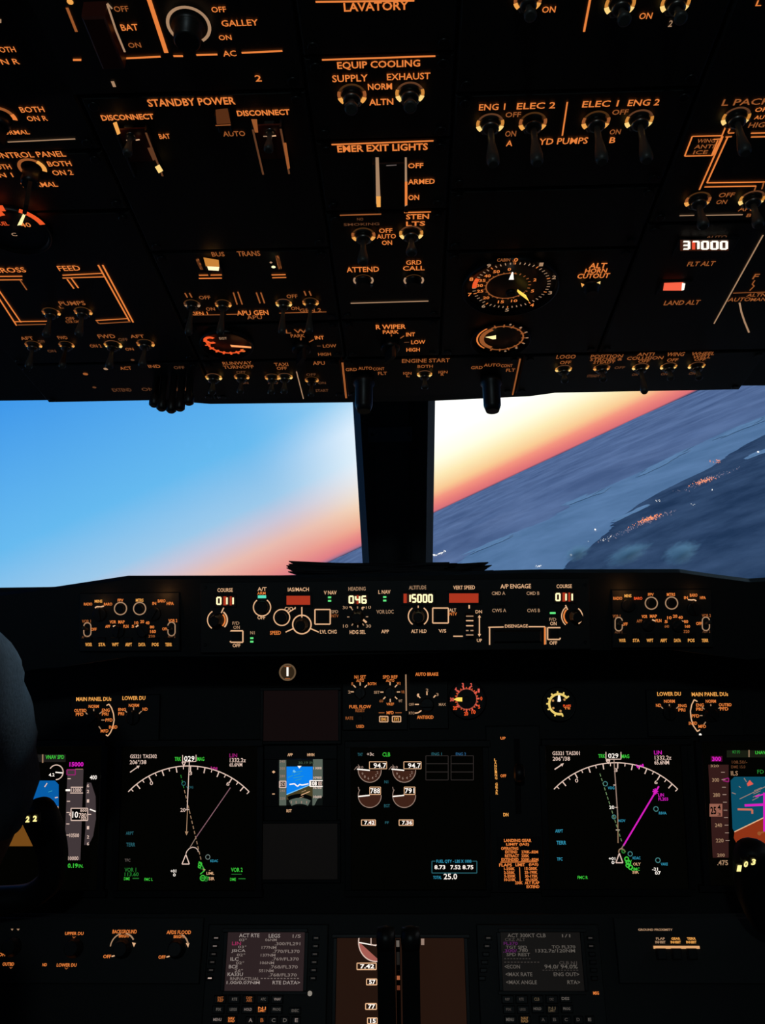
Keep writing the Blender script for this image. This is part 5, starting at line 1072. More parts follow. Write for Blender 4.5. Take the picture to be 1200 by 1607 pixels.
m.arc(732, 1097, 16, 0, 360, 1.8, mat('ring_brown_red', emit=(150, 70, 55)), Z, seg=30)
for a, s_ in ((105, '3'), (72, '2'), (138, '4'), (35, '1'), (2, '0'), (-32, '5'), (-62, '10'), (-92, '20'), (-142, '35'), (182, '30')): m.tick(732, 1097, 15, 20, a, 2.2, PINKR, Z); m.T(732+23*math.cos(math.radians(a)), 1097-23*math.sin(math.radians(a)), s_, 3.2*len(s_), 6, RO if a < 30 else PINKR, .03, w=Z)
for i in range(24): m.tick(732, 1097, 16, 18.5, i*15, 1.4, RO, Z)
t.part('gauge_face', m); m = t.mb(); m.P([(711, 1097.5), (718, 1094.5), (725, 1094.5), (725, 1101), (718, 1100.5)], YEL, .002); u, v = MI.uv(732, 1097); m.lathe((u, v, 0), [(.0035, 0), (.003, .0028)], BLACK, 16); t.part('needle', m)
t = Thing(MI, 'flap_position_gauge', 'round gauge with yellow C shaped scale and white needle', 'gauge', 877, 1105)
gaugebody(t, 877, 1105, 27); m = t.mb()
m.arc(877, 1105, 15.5, 35, 285, 3.6, FLAPY, Z, seg=34)
for a in (38, 65, 95, 125, 152, 178, 205, 248, 285): m.tick(877, 1105, 15, 20, a, 2.4, FLAPY, Z)
for a in (40, 150, 215, 282): m.disc(877+11*math.cos(math.radians(a)), 1105-11*math.sin(math.radians(a)), 1.8, mat('number_amber_gold', emit=(190, 140, 80)), Z)
m.T(889.5, 1107.5, 'FLAPS', 12, 3.6, RO, .03, w=Z); m.T(889.5, 1111.5, 'TE', 10, 3.4, A, .03, w=Z); t.part('gauge_face', m)
m = t.mb(); m.P([(875.5, 1091), (878.5, 1091), (880, 1100), (878, 1101.5), (874.5, 1101)], WHB, .002); u, v = MI.uv(877, 1105); m.lathe((u, v, 0), [(.0035, 0), (.003, .0018)], BLACK, 16); t.part('needle', m)
# --- landing gear panel
t = Thing(MI, 'landing_gear_panel', 'tall panel reading LANDING GEAR vertically with amber limit placard', 'control panel', 805, 1270)
m = t.mb(); m.slab(808, 1270, 86, 262, -.005, 0, PANEL, .001); t.part('faceplate', m)
m = t.mb(); m.T(789, 1158.5, 'UP', 8, 4.4, A, .03); m.T(789.5, 1217.5, 'OFF', 9, 4.8, A, .03); m.T(793.5, 1278.5, 'DN', 8, 5.4, AY, .03)
for i, ch in enumerate('LANDING GEAR'):
    if ch != ' ': m.T(777+i*.22, 1192.5+i*4.75, ch, 3.6, 4.2, AY, .03)
t.part('legend', m)
m = t.mb()
for x, y, s_, w_, h_ in ((812, 1319, 'LANDING GEAR', 43, 5), (812, 1325.5, 'LIMIT (IAS)', 36, 5), (799.5, 1331.5, 'OPERATING', 27, 4.8), (802, 1337, 'EXTEND', 19, 4.6), (831, 1337, '270K-.82M', 26, 4.6), (803, 1343, 'RETRACT', 22, 4.6), (824, 1343, '235K', 12, 4.6), (800, 1349, 'EXTENDED', 27, 4.6), (831, 1349, '320K-.82M', 27, 4.6),
   (793, 1357.5, 'FLAPS', 20, 5), (816, 1357, 'LIMIT', 15, 5), (837, 1357, '(IAS)', 15, 5), (799, 1363.5, '1-250K', 17, 4.6), (799, 1369.5, '2-250K', 17, 4.6), (800, 1375, '5-250K', 18, 4.6), (800, 1380.5, '10-210K', 18, 4.6),
   (833, 1363, '15-200K', 20, 4.6), (833, 1369, '25-190K', 20, 4.6), (833.5, 1375, '30-175K', 20, 4.6), (834, 1380.5, '40-162K', 20, 4.6), (814, 1385.5, '230K', 12, 4.8), (834.5, 1385.5, 'ALT FLAP', 23, 4.8), (836, 1391.5, 'EXTEND', 20, 4.8)): m.T(x, y, s_, w_, h_, A, .03, w=.0011)
m.L(785, 1353, 843, 1352.5, 1.2, A, .0011); m.L(815, 1361, 816, 1383, 1.2, A, .0011)
g = t.mb(); g.slab(815, 1355, 68, 84, 0, .0007, BLACK, .0002); p = t.part('limit_placard', g); t.part('placard_text', m, p)
g = t.mb(); u, v = MI.uv(812, 1218); g.cbox(u-.004, u+.004, v-.05, v+.05, 0, .0012, mat('slot_black', (.002, .002, .002), .8), .0002); g.lathe((u, v+.004, 0), [(.004, 0), (.0035, .035)], LEVER, 14, axis=(0, .15, 1)); g.lathe((u-.002, v+.0095, .036), [(.010, -.006), (.012, -.004), (.012, .004), (.010, .006)], KNOB, 24, axis=(1, 0, 0)); t.part('gear_lever', g)

# ------------------------------------------------------------ control stand
def cdu(label, sx0, sx1, sy0, sy1, rows, keys, lskx, glow, bg, km, extra=None):
    cx, cy = (sx0+sx1)/2, (sy0+sy1)/2; wd, ht = sx1-sx0, sy1-sy0
    t = Thing(AS, 'control_display_unit', label, 'control display unit', cx, cy+40)
    m = t.mb(); m.slab(cx, cy+52, wd+72, ht+130, -.006, 0, PANEL, .0015); t.part('housing', m)
    m = t.mb(); m.frame(cx, cy, wd, ht, 6, 0, .003, BLACK); t.part('screen_bezel', m)
    m = t.mb(); m.slab(cx, cy, wd, ht, 0, .0006, bg, .0001); p = t.part('screen', m)
    m = t.mb()
    for x, y, s_, w_, h_, mt in rows: m.T(x, y, s_, w_, h_, mt, w=.0011)
    if extra: extra(m)
    t.part('screen_text', m, p)
    for i in range(6):
        for side in (0, 1):
            x = lskx[side][0]+(lskx[side][1]-lskx[side][0])*i/5; y = sy0+9+i*12.6
            g = t.mb(); g.slab(x, y, 11, 7, 0, .004, KNOB, .001); kp = t.part('line_key', g)
            q = t.mb(); mt = glow(i, side)
            if mt: q.L(x-3, y, x+3, y, 1.5, mt, .0043); t.part('key_mark', q, kp)
    for x, y, s_, w_, h_, mt, kw, kh in keys:
        g = t.mb(); g.slab(x, y, kw, kh, 0, .0045, KNOB, .001); kp = t.part('key', g)
        q = t.mb(); lines = s_.split('|'); n_ = len(lines)
        for j, ln_ in enumerate(lines): q.T(x, y+(j-(n_-1)/2)*h_*1.05, ln_, w_, h_, mt, .02, w=.0048)
        t.part('key_legend', q, kp)
    return t
S1 = mat('cdu_text', emit=(150, 138, 132)); S2 = mat('cdu_text_small', emit=(125, 112, 106)); S3 = mat('cdu_text_right', emit=(88, 82, 76)); S4 = mat('cdu_text_right_dim', emit=(62, 56, 52)); SM = mat('cdu_magenta', emit=(150, 40, 85)); SM3 = mat('cdu_magenta_dim', emit=(85, 25, 85))
rows = [(391, 1468, 'ACT RTE', 32, 6, S1), (430.5, 1468.5, 'LEGS', 18, 6, S1), (465.5, 1469, '1/5', 13, 5.4, S2), (381, 1475, '03°', 12, 4.4, S2), (425, 1475, '06NM', 18, 4.4, S2), (371, 1480.5, 'LIN', 14, 5.6, SM), (451, 1481, '.300/FL291', 40, 5, S2),
 (380, 1486, '03°', 13, 4.4, S2), (422, 1487, '177NM', 23, 4.4, S2), (374, 1492.5, 'JSICA', 22, 5.6, S1), (449, 1493, '.770/FL370', 42, 5, S2), (378, 1498.5, '02°', 13, 4.4, S2), (420.5, 1499, '137NM', 23, 4.4, S2), (368, 1505, 'ILC', 13, 5.6, S1), (447.5, 1505, '.769/FL370', 42, 5, S2),
 (376.5, 1511, '02°', 13, 4.4, S2), (419, 1511, '106NM', 22, 4.4, S2), (366, 1517, 'BCE', 14, 5.6, S1), (445, 1517.5, '.768/FL370', 44, 5, S2), (374.5, 1523, '26°', 13, 4.4, S2), (417.5, 1523.5, '551NM', 23, 4.4, S2), (369, 1529, 'KA33U', 24, 5.6, S1), (443.5, 1530, '.768/FL370', 44, 5, S2),
 (384, 1536, 'RNP/ACTUAL', 46, 5, S2), (381.5, 1542, '1.00/0.07NM', 52, 5, S1), (449, 1542, 'RTE DATA>', 43, 5.6, S1)]
def dash(m, x0, x1, y, n_, mt):
    for i in range(n_): a = x0+(x1-x0)*i/n_; m.L(a, y, a+(x1-x0)/n_*.6, y, 1, mt, .0011)
keys = [(346, 1568, 'INIT|REF', 9, 4, A2, 19, 13), (368, 1568, 'RTE', 8, 4.4, S3, 19, 13), (391, 1568, 'DEP|ARR', 9, 4, A2, 19, 13), (413, 1568, 'ATC', 8, 4.4, S3, 19, 13), (435, 1568, 'VNAV', 11, 4.4, S2, 19, 13),
 (343, 1584, 'FIX', 8, 4.4, S3, 19, 13), (366, 1584, 'LEGS', 11, 4.4, S3, 19, 13), (389, 1584, 'HOLD', 12, 4.4, S2, 19, 13), (411, 1584, 'N1|LIMIT', 12, 4, A, 19, 13), (434, 1584, 'PROG', 12, 4.4, S3, 19, 13), (463, 1586, 'EXEC', 11, 4.4, S3, 19, 11),
 (341, 1600, 'MENU', 13, 4.4, S2, 19, 13), (363, 1600, 'NAV|RAD', 10, 4, A, 19, 13), (393, 1601, 'A', 6, 6, S2, 14, 13), (411, 1601, 'B', 5, 6, A2, 14, 13), (429, 1601, 'C', 6, 6, S3, 14, 13), (447, 1601, 'D', 6, 6, S3, 14, 13), (465, 1601, 'E', 5, 6, S2, 14, 13)]
t = cdu('left flight computer unit reading ACT RTE LEGS in pale text', 355, 477, 1463, 1555, rows, keys, ((339, 329), (496, 491)), lambda i, s_: (S2 if (i in (0, 1) and s_ == 0) else WH if (i == 5 and s_ == 0) else S4), SCR3, S2, lambda m: dash(m, 409, 471, 1535.5, 12, S2))
m = t.mb(); u, v = AS.uv(486, 1559); m.lathe((u, v, 0), [(.003, 0), (.003, .001), (.002, .0014)], mat('sensor_pale', emit=(140, 132, 122)), 14); t.part('light_sensor', m)
rows = [(826, 1468, 'ACT 300KT CLB', 60, 6, S3), (888, 1468.5, '1/1', 13, 5, S3), (808, 1474.5, 'CRZ ALT', 32, 5, S4), (801, 1480.5, 'FL370', 22, 5, SM3), (810, 1486.5, 'TGT SPD', 33, 4.8, S3), (884, 1486, 'TO FL370', 37, 5, S3), (800, 1492, '.300/', 22, 5.4, SM3), (820, 1491.5, '.780', 16, 5.4, S3), (871, 1492, '1332.7z/120NM', 62, 5.4, S3), (813, 1498, 'SPD REST', 37, 5, S3),
 (891, 1511, 'CLB N1', 28, 5, S4), (803.5, 1517, '<ECON', 24, 6, S3), (880, 1517, '94.0/ 94.0%', 52, 6.4, S3), (814, 1529, '<MAX RATE', 42, 6, S3), (888.5, 1529, 'ENG OUT>', 40, 6, S3), (818, 1541.5, '<MAX ANGLE', 48, 6, S3), (900, 1541.5, 'RTA>', 20, 6, S3)]
KY = mat('key_olive', emit=(78, 66, 48))
keys = [(818, 1568, 'RTE', 7, 4.4, S4, 19, 13), (842, 1568, 'CLB', 8, 5, KY, 19, 13), (865, 1568, 'CRZ', 7, 4, S4, 19, 13), (887, 1567, 'DES', 12, 4.4, S3, 19, 13), (796, 1568, 'REF', 7, 4, S4, 19, 13),
 (798, 1584, 'FIX', 8, 4, S4, 19, 13), (820, 1584, 'LEGS', 9, 4, S4, 19, 13), (843, 1583, 'HOLD', 12, 4.4, S3, 19, 13), (866, 1584, 'N1|LIMIT', 11, 4, KY, 19, 13), (889, 1583, 'PROG', 11, 4.4, S3, 19, 13),
 (800, 1600, 'MENU', 12, 5, S3, 19, 13), (823, 1600, 'NAV|RAD', 11, 4.4, mat('key_gold', emit=(130, 95, 55)), 19, 13), (852, 1600, 'A', 5, 5, S4, 14, 13), (870, 1600, 'B', 5, 5, S4, 14, 13), (888, 1600, 'C', 5, 5, S4, 14, 13), (907, 1600, 'D', 5, 5, S4, 14, 13), (925, 1600, 'E', 5, 5, S3, 14, 13)]
t = cdu('right flight computer unit reading ACT 300KT CLB in faint text', 787, 913, 1463, 1555, rows, keys, ((766, 756), (926, 932)), lambda i, s_: S4 if i < 2 else None, mat('screen_right_glow', emit=(15, 12, 10)), S3,
        lambda m: (dash(m, 791, 834, 1504.5, 9, S4), dash(m, 791, 848, 1510, 11, S4), dash(m, 851, 909, 1522.5, 12, S4)))
m = t.mb(); m.T(935, 1558.5, 'MSG', 9, 5, A, .03, w=.001); t.part('message_lamp', m)
# lower display
t = Thing(AS, 'lower_display', 'lower centre display glowing faint brown behind the thrust levers', 'engine display', 630, 1560)
m = t.mb(); m.frame(629, 1575, 204, 206, 6, -.005, .003, BLACK); t.part('bezel', m)
m = t.mb(); m.slab(629, 1575, 204, 206, -.005, 0, SCR2, .0002); t.part('screen', m)
m = t.mb(); m.disc(590, 1478, 27, PINKD, .0005, 180, 282); m.disc(590, 1478, 27, PINKD, .0005, 282, 360); m.arc(590, 1478, 27.5, 160, 360, 1.6, WH, .0008); m.L(563, 1479, 590, 1484, 1.5, WHB, .0009); m.R(590, 1473, 16, 8, SCR2, .0010); m.box_o(592, 1476, 20, 14, 1.2, WH, .0011)
def vbox(cx, cy, wd, ht, s_, tw): m.box_o(cx, cy, wd, ht, 1.5, CR, .001); m.T(cx+1, cy, s_, tw, 7, WHB, .03, w=.0012)
vbox(575, 1516.5, 30, 10, '7.42', 22); vbox(583, 1541, 16, 9, '57', 10); vbox(582, 1579.5, 17, 9, '77', 11); vbox(584, 1602, 15, 9, '15', 9)
m.R(663, 1478, 5, 10, WH2, .0008)  # not a symbol: a white glint painted as a bright patch
t.part('symbology', m)
# light panels
t = Thing(AS, 'panel_light_controls', 'left panel reading BACKGROUND and AFDS FLOOD with bright arrow arcs', 'control panel', 150, 1490)
m = t.mb(); m.slab(150, 1492, 332, 104, -.006, 0, PANEL, .001); t.part('faceplate', m)
m = t.mb()
for x, y, s_, w_, h_ in ((116.5, 1465, 'UPPER DU', 29, 5), (195.5, 1462, 'BACKGROUND', 38, 6), (280.5, 1463, 'AFDS FLOOD', 38, 6), (168, 1501, 'OFF', 12, 5.4), (254, 1502, 'OFF', 11, 5.4), (4, 1498, 'OFF', 12, 5.4), (13, 1513, 'OUTBD', 18, 5.4), (70, 1514, 'ND', 7, 4.6), (104.5, 1514.5, 'LOWER DU', 31, 5.4)): m.T(x, y, s_, w_, h_, A, .02)
m.T(195, 1469, 'BRIGHT', 17, 4.6, A, .02); m.T(281, 1470, 'BRIGHT', 17, 4.6, A, .02)
m.arc(192, 1486, 19, 32, 80, 2.2, CR2); m.arc(192, 1486, 19, 105, 178, 1.8, CR2); m.P([(207, 1479), (213, 1480), (210, 1486)], CR); m.arc(277, 1486, 18, 12, 70, 2.2, CR2); m.P([(291.5, 1480), (297, 1480), (295, 1487)], CR); m.PL([(175, 1501), (179, 1500), (182, 1497.5)], 1.8, CR); m.PL([(261, 1502), (265, 1501), (268, 1498)], 1.8, CR); m.PL([(10, 1499), (14, 1498), (17, 1496)], 1.8, CR)
m.T(116, 1471, 'v', 6, 3, A2); m.T(104, 1520, 'v', 6, 3, A2); m.T(17, 1519, 'v', 5, 3, A2); m.P([(17, 1457.5), (21, 1457.5), (19, 1460.5)], CR2); m.P([(26, 1457.5), (31, 1457.5), (28.5, 1460.5)], CR2); m.L(10, 1484, 12, 1477, 1.8, CR2)
t.part('legend', m)
for x, y in ((193, 1489), (278, 1489), (20, 1486), (117, 1488)): t.knob(x, y, 14, .015)
t = Thing(AS, 'ground_proximity_panel', 'right panel with three amber INHIBIT legends over a glowing bar', 'control panel', 1060, 1490)
m = t.mb(); m.slab(1085, 1492, 236, 104, -.006, 0, PANEL, .001); t.part('faceplate', m)
m = t.mb(); m.T(1028, 1459, 'GROUND PROXIMITY', 54, 3.6, CR2, .03)
for x, a_, mt in ((1036, 'FLAP', CR2), (1060, 'GEAR', AY), (1084.5, 'TERR', AY)): m.T(x, 1473, a_, 14, 3.6, mt, .03); m.T(x, 1478.5, 'INHIBIT', 16, 4, mt, .03)
t.part('legend', m)
g = t.mb(); g.slab(1061, 1486.5, 72, 4.4, 0, .0016, mat('lit_bar_cream', emit=(225, 165, 110)), .0002); t.part('lit_bar', g)
for x in (1036, 1060, 1084):
    g = t.mb(); g.slab(x, 1497, 15, 18, 0, .008, KNOB, .0015); t.part('switch_cover', g)
# thrust levers
def lever(label, x0, x1, ytop, seed):
    d = .90; a, b = W(x0, ytop, d), W(x1, ytop, d)
    t = Thing(None, 'thrust_lever', label, 'lever', loc=(a.x, a.y, .45)); m = MB()
    m.lathe(((a.x+b.x)/2, a.y-.01, a.z-.012), [(.002, -(b.x-a.x)/2), (.011, -(b.x-a.x)/2+.001), (.0125, 0), (.011, (b.x-a.x)/2-.001), (.002, (b.x-a.x)/2)], KNOB, 22, axis=(1, 0, 0)); t.part('grip', m)
    m = MB(); c_ = (a.x+b.x)/2; h_ = (b.x-a.x)/2-.001
    pr = [(a.y-.018, a.z-.02), (a.y+.006, a.z-.016), (a.y+.012, .62), (a.y+.01, .30), (a.y-.03, .30), (a.y-.024, .62)]
    vs = [(c_-h_, y, z) for y, z in pr]+[(c_+h_, y, z) for y, z in pr]; n_ = len(pr)
    m.add(vs, [tuple(range(n_)), tuple(range(n_, 2*n_))[::-1]]+[(i, n_+i, n_+(i+1) % n_, (i+1) % n_) for i in range(n_)], BLACK); t.part('arm', m)
lever('left thrust lever standing before the lower display', 590.5, 620, 1447, 1)
lever('right thrust lever standing before the lower display', 628.5, 659, 1447, 2)
m = MB(); p = W(624, 1475, .93); q_ = W(624, 1568, .91)
t = Thing(None, 'lever_gap_glint', 'added strip painted with the glint in the thrust lever gap', 'plate', loc=tuple(p))  # strip added to carry the display's light seen between the levers
m.box((p.x-.0022, p.y-.002, .40), (p.x+.0022, p.y+.002, p.z), BLACK); t.part('strip', m)
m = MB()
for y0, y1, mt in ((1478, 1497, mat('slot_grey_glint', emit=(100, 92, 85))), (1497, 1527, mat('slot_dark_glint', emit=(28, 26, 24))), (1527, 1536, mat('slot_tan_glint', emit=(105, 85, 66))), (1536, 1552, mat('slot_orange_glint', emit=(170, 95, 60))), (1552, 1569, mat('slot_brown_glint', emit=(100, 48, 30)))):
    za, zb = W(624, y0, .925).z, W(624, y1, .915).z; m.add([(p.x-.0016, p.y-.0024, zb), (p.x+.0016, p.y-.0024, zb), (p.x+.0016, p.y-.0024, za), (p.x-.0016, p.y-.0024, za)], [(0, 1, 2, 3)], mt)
t.part('painted_lit_edge', m)
m = MB(); m.box((-.13, .30, 0), (.13, 1.02, .42), HOUSE); m.box((-.135, .30, .42), (.135, 1.02, .43), PANEL)
o = m.build('centre_pedestal'); o['label'] = 'low black centre pedestal below the thrust levers'; o['category'] = 'pedestal'
# ------------------------------------------------------------ control columns
def skin_obj(name, nodes, edges, mt, parent=None, sub=2, root=0):
    me = bpy.data.meshes.new(name); me.from_pydata([n[0] for n in nodes], edges, []); o = bpy.data.objects.new(name, me); C.objects.link(o)
    if parent: o.parent = parent
    sk = o.modifiers.new('skin', 'SKIN'); sk.use_smooth_shade = True
    for i, n in enumerate(nodes):
        r = n[1] if isinstance(n[1], (tuple, list)) else (n[1], n[1]); me.skin_vertices[0].data[i].radius = r
        me.skin_vertices[0].data[i].use_root = (i == root)
    ss = o.modifiers.new('sub', 'SUBSURF'); ss.levels = sub; ss.render_levels = sub
    me.materials.append(mt); return o
def yoke(cx, sgn, label, txt, dpos):
    y0 = 1.03; zh = .698; rot = math.radians(-9)
    t = Thing(None, 'control_yoke', label, 'control yoke', loc=(cx, y0, 0))
    t.off = (0, 0, 0); t.o.location = (0, 0, 0)
    def R_(x, z, y=0): return (cx+x*math.cos(rot)+z*math.sin(rot), y0+y, zh-x*math.sin(rot)+z*math.cos(rot))
    nodes = [(R_(0, 0), (.035, .03))]; edges = []
    for s_ in (-1, 1):
        b = len(nodes)
        for x, z, y, r in ((.07, -.012, 0, .020), (.135, -.014, -.003, .017), (.168, .004, -.006, .018), (.178, .045, -.008, .020), (.174, .082, -.010, .024), (.166, .112, -.012, .022)):
            nodes.append((R_(s_*x, z, y), r))
        edges += [(0, b)]+[(b+i, b+i+1) for i in range(5)]
    w_ = skin_obj('wheel', nodes, edges, mat('yoke_black', (.006, .006, .006), .5, bump=.1, noise_amt=.1), t.o)
    nodes = [((cx, y0+.03, zh-.01), .028), ((cx, y0+.05, zh-.09), .026), ((cx, y0+.05, .35), .028), ((cx, y0+.04, .03), .035), ((cx, y0+.04, 0.0), .045)]
    skin_obj('column', nodes, [(0, 1), (1, 2), (2, 3), (3, 4)], mat('yoke_grey', (.02, .02, .02), .5, noise_amt=.1), t.o)
    m = MB(); h = R_(0, 0); m.box((h[0]-.035, h[1]-.036, h[2]-.028), (h[0]+.035, h[1]-.026, h[2]+.028), mat('yoke_grey', (.02, .02, .02), .5)); t.part('hub_plate', m)
    m = MB(); g = MB()
    for (px, py, kind) in dpos:
        d = .985; p = W(px, py, d); k = d/F
        m.box((p.x-k*5.5, p.y, p.z-k*7), (p.x+k*5.5, p.y+.006, p.z+k*7), BLACK)
        vs, fs = text_geo(kind, .05); g.add([(p.x+a*k*6.5+b*k*1.5, p.y-.0012, p.z+b*k*10) for a, b in vs], fs, mat('counter_yellow', emit=(255, 236, 150), es=1.2))
    p_ = t.part('number_counter', m); t.part('counter_digits', g, p_)
    return t
yoke(-.595, 1, 'left control yoke with small lit counter at the pilot hand', '', [(44, 1285, '2'), (55.5, 1284, '2')])
yoke(.603, -1, 'right control yoke rising at the right edge with lit digits', '', [(1159, 1362, '1'), (1169.5, 1355.5, '0'), (1181.5, 1352, '3')])

# ------------------------------------------------------------ the pilot
t = Thing(None, 'person', 'pilot in dark blue sleeve seated at the left edge reaching to the yoke', 'person', loc=(-.58, .45, 0)); t.off = (0, 0, 0); t.o.location = (0, 0, 0)
SK = mat('skin_tone', (.30, .17, .11), .6, bump=.1, bscale=300, noise_amt=.1); CLOTH = mat('shirt_navy', (.13, .18, .21), .9, bump=.6, bscale=260, noise_amt=.35); TROU = mat('trouser_black', (.012, .012, .015), .9, bump=.3, bscale=300, noise_amt=.2); HAIR = mat('hair_dark', (.015, .01, .008), .6, bump=.6, bscale=400, noise_amt=.3)
px_ = -.57
B = [((px_, .52, .60), (.13, .10)), ((px_, .50, .76), (.125, .095)), ((px_, .50, .92), (.145, .10)), ((px_, .52, 1.04), (.11, .08)), ((px_, .535, 1.12), (.052, .055)), ((px_, .55, 1.19), (.058, .062)), ((px_, .56, 1.27), (.075, .088)), ((px_, .555, 1.34), (.066, .078)),   # 0-7
     ((px_+.15, .57, 1.075), .055), ((-.355, .68, 1.080), (.054, .056)), ((-.384, .77, 1.005), (.046, .048)), ((-.403, .84, .942), (.042, .042)), ((-.455, .925, .845), (.034, .036)), ((-.505, .985, .760), .025), ((-.517, .998, .738), (.033, .018)),  # 8-14 right arm
     ((px_-.17, .55, 1.05), .055), ((px_-.20, .62, .95), .048), ((px_-.20, .68, .84), .042), ((px_-.185, .80, .82), .036), ((px_-.175, .92, .83), .026), ((px_-.172, .965, .835), (.034, .018)),  # 15-20 left arm
     ((px_+.10, .56, .55), (.085, .08)), ((px_+.13, .76, .56), .070), ((px_+.14, .93, .53), .056), ((px_+.14, .96, .33), .050), ((px_+.14, .98, .12), .036), ((px_+.14, 1.08, .05), (.042, .032)),
     ((px_-.10, .56, .55), (.085, .08)), ((px_-.13, .76, .56), .070), ((px_-.14, .93, .53), .056), ((px_-.14, .96, .33), .050), ((px_-.14, .98, .12), .036), ((px_-.14, 1.08, .05), (.042, .032)),
     ((px_, .655, 1.255), .014), ((px_+.082, .555, 1.255), (.012, .022)), ((px_-.082, .555, 1.255), (.012, .022)), ((px_, .63, 1.20), (.030, .026))]
Eg = [(0, 1), (1, 2), (2, 3), (3, 4), (4, 5), (5, 6), (6, 7), (3, 8), (8, 9), (9, 10), (10, 11), (11, 12), (12, 13), (13, 14), (3, 15), (15, 16), (16, 17), (17, 18), (18, 19), (19, 20),
      (0, 21), (21, 22), (22, 23), (23, 24), (24, 25), (25, 26), (0, 27), (27, 28), (28, 29), (29, 30), (30, 31), (31, 32), (6, 33), (6, 34), (6, 35), (5, 36)]
# fingers curled round the yoke grips: right hand grips the inner horn, left hand the outer one
def fingers(hand, side):
    base = len(B); hx, hy, hz = B[hand][0]
    for i, (dz, ln) in enumerate(((.024, .9), (.009, 1.0), (-.006, .95), (-.020, .78))):
        k = len(B)
        B.append(((hx+side*.010, hy+.022, hz+dz), .0095)); B.append(((hx+side*.030*ln, hy+.040, hz+dz-.002), .0085)); B.append(((hx+side*.048*ln, hy+.030, hz+dz-.005), .0078)); B.append(((hx+side*.050*ln, hy+.010, hz+dz-.008), .0068))
        Eg.extend([(hand, k), (k, k+1), (k+1, k+2), (k+2, k+3)])
    k = len(B); B.append(((hx+side*.012, hy-.012, hz+.020), .011)); B.append(((hx+side*.030, hy-.020, hz+.036), .0095)); B.append(((hx+side*.046, hy-.012, hz+.046), .008)); Eg.extend([(hand, k), (k, k+1), (k+1, k+2)])
fingers(14, -1); fingers(20, 1)
body = skin_obj('body', B, Eg, SK, t.o)
def sleeve(name, ids, edges, grow, mt):
    nodes = [(B[i][0], tuple((r+grow) for r in (B[i][1] if isinstance(B[i][1], tuple) else (B[i][1],)*2))) for i in ids]
    mp_ = {i: n for n, i in enumerate(ids)}; o = skin_obj(name, nodes, [(mp_[a], mp_[b]) for a, b in edges], mt, t.o)
    tx = bpy.data.textures.new(name+'_fold', 'CLOUDS'); tx.noise_scale = .045; dm = o.modifiers.new('folds', 'DISPLACE'); dm.texture = tx; dm.strength = .013; dm.mid_level = .4; dm.texture_coords = 'GLOBAL'
    return o
sleeve('shirt', [0, 1, 2, 3, 8, 9, 10, 11, 12, 15, 16, 17, 18], [(0, 1), (1, 2), (2, 3), (3, 8), (8, 9), (9, 10), (10, 11), (11, 12), (3, 15), (15, 16), (16, 17), (17, 18)], .005, CLOTH)['label'] = 'dark blue long sleeved shirt'
sleeve('trousers', [0, 21, 22, 23, 24, 25, 27, 28, 29, 30, 31], [(0, 21), (21, 22), (22, 23), (23, 24), (24, 25), (0, 27), (27, 28), (28, 29), (29, 30), (30, 31)], .010, TROU)
skin_obj('hair', [((px_, .535, 1.36), (.074, .082)), ((px_, .52, 1.30), (.078, .078)), ((px_, .505, 1.22), (.055, .045))], [(0, 1), (1, 2)], HAIR, t.o)
m = MB()
for s_ in (-1, 1): m.lathe((px_+s_*.03, .632, 1.278), [(.001, -.011), (.008, -.007), (.0105, 0), (.008, .007), (.001, .011)], mat('eye_white', (.6, .6, .58), .3), 14, axis=(0, 1, 0))
t.part('eyes', m)
m = MB(); m.lathe((px_, .652, 1.208), [(.002, -.022), (.006, -.012), (.007, 0), (.006, .012), (.002, .022)], mat('lip_tone', (.3, .1, .08), .5), 12, axis=(1, 0, 0)); t.part('lips', m)
# ------------------------------------------------------------ seat
t = Thing(None, 'pilot_seat', 'dark padded seat carrying the pilot at the left edge', 'seat', loc=(px_, .45, 0)); t.off = (0, 0, 0); t.o.location = (0, 0, 0)
PAD = mat('seat_fabric', (.03, .03, .032), .9, bump=.5, bscale=250, noise_amt=.2)
def pad(name, a, b, r=.025):
    m = MB(); m.box(a, b, PAD); o = t.part(name, m); bv = o.modifiers.new('round', 'BEVEL'); bv.width = r; bv.segments = 3; return o
pad('seat_cushion', (px_-.24, .38, .40), (px_+.24, .90, .475)); pad('backrest', (px_-.23, .27, .44), (px_+.23, .375, 1.08)); pad('headrest', (px_-.12, .29, 1.12), (px_+.12, .37, 1.32))
m = MB(); m.box((px_-.20, .42, .04), (px_+.20, .80, .40), mat('seat_frame', (.03, .03, .03), .5, metal=.3)); m.box((px_-.22, .34, 0), (px_+.22, .88, .04), mat('seat_frame')); m.box((px_-.02, .30, 1.06), (px_+.02, .35, 1.14), mat('seat_frame')); t.part('base', m)
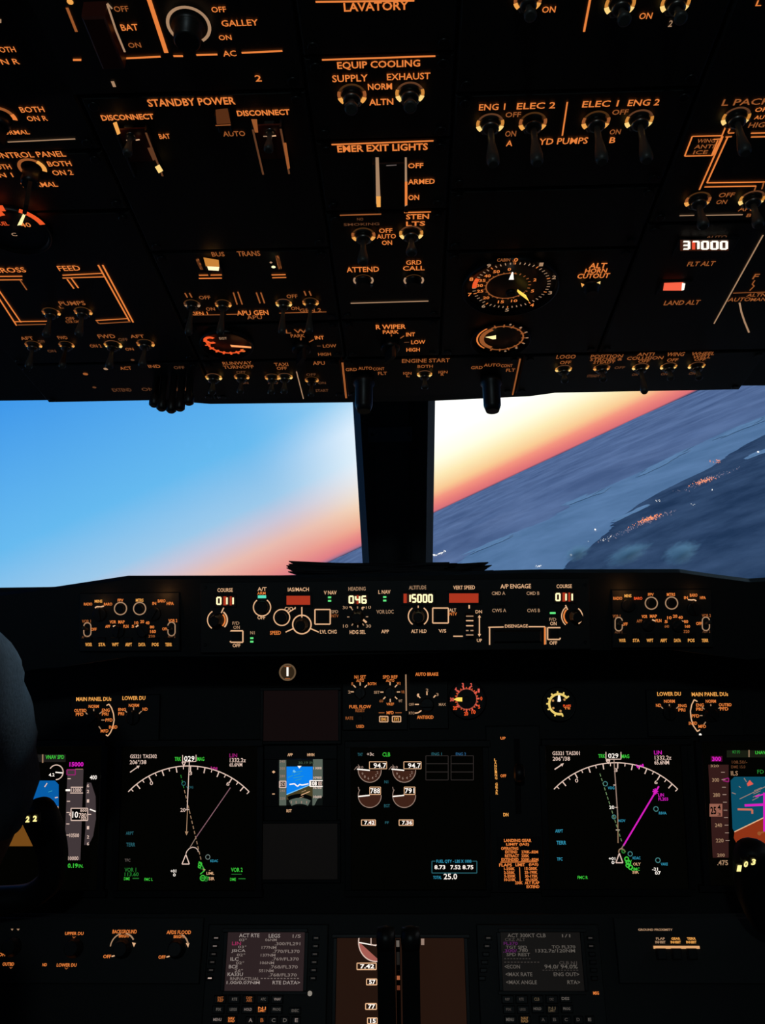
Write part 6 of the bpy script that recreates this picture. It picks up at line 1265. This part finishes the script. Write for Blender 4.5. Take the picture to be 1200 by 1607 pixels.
for s_ in (-1, 1):
    m = MB(); m.box((px_+s_*.27-.02, .33, .66), (px_+s_*.27+.02, .68, .69), mat('seat_frame')); m.box((px_+s_*.27-.01, .30, .44), (px_+s_*.27+.01, .35, .69), mat('seat_frame')); t.part('armrest', m)

# post lamps tucked under the glareshield lip wash the ends of the display control panels
def lamp(px, py, w_, pw, r, c=(1, .42, .12), pl=MC):
    u, v = pl.uv(px, py); p = pl.o+pl.ex*u+pl.ey*v+pl.n*w_
    ld = bpy.data.lights.new('panel_lamp', 'POINT'); ld.energy = pw; ld.shadow_soft_size = r; ld.color = c
    o = bpy.data.objects.new('panel_lamp', ld); C.objects.link(o); o.location = p
lamp(258, 934, .014, .0035, .004); lamp(978, 930, .014, .003, .004); lamp(160, 944, .012, .001, .003); lamp(1088, 932, .012, .001, .003)

# added fill lamp, dim and cool, out of view aft, lights the pilot's sleeve
t = Thing(None, 'fill_lamp', 'added unseen fill lamp on the ceiling behind the seats', 'lamp', loc=(-.1, -.85, 1.93))
m = MB(); m.lathe((-.1, -.85, 1.949), [(.06, 0), (.06, .012), (.052, .018)], HOUSE, 24, axis=(0, 0, -1)); t.part('housing', m)
m = MB(); m.lathe((-.1, -.85, 1.930), [(.048, 0), (.040, .008), (.02, .013)], mat('fill_glass', emit=(150, 165, 175), es=.6), 24, axis=(0, 0, -1)); t.part('fill_lamp_diffuser', m)
ld = bpy.data.lights.new('fill_light', 'POINT'); ld.energy = 5.0; ld.color = (.72, .93, 1); ld.shadow_soft_size = .04
o = bpy.data.objects.new('fill_light', ld); C.objects.link(o); o.location = (-.1, -.85, 1.88)
GRP = {'navigation_display': 'navigation displays', 'primary_flight_display': 'primary flight displays', 'display_control_panel': 'display control panels on the glareshield', 'control_display_unit': 'flight computer units',
       'display_selector_panel': 'display selector panels', 'standby_instrument': 'unlit standby instruments', 'control_yoke': 'control yokes', 'thrust_lever': 'thrust levers', 'chart_papers': 'papers on the glareshield', 'checklist_papers': 'papers on the glareshield'}
for o in list(bpy.data.objects):
    k = o.name.split('.')[0]
    if o.parent is None and k in GRP: o['group'] = GRP[k]
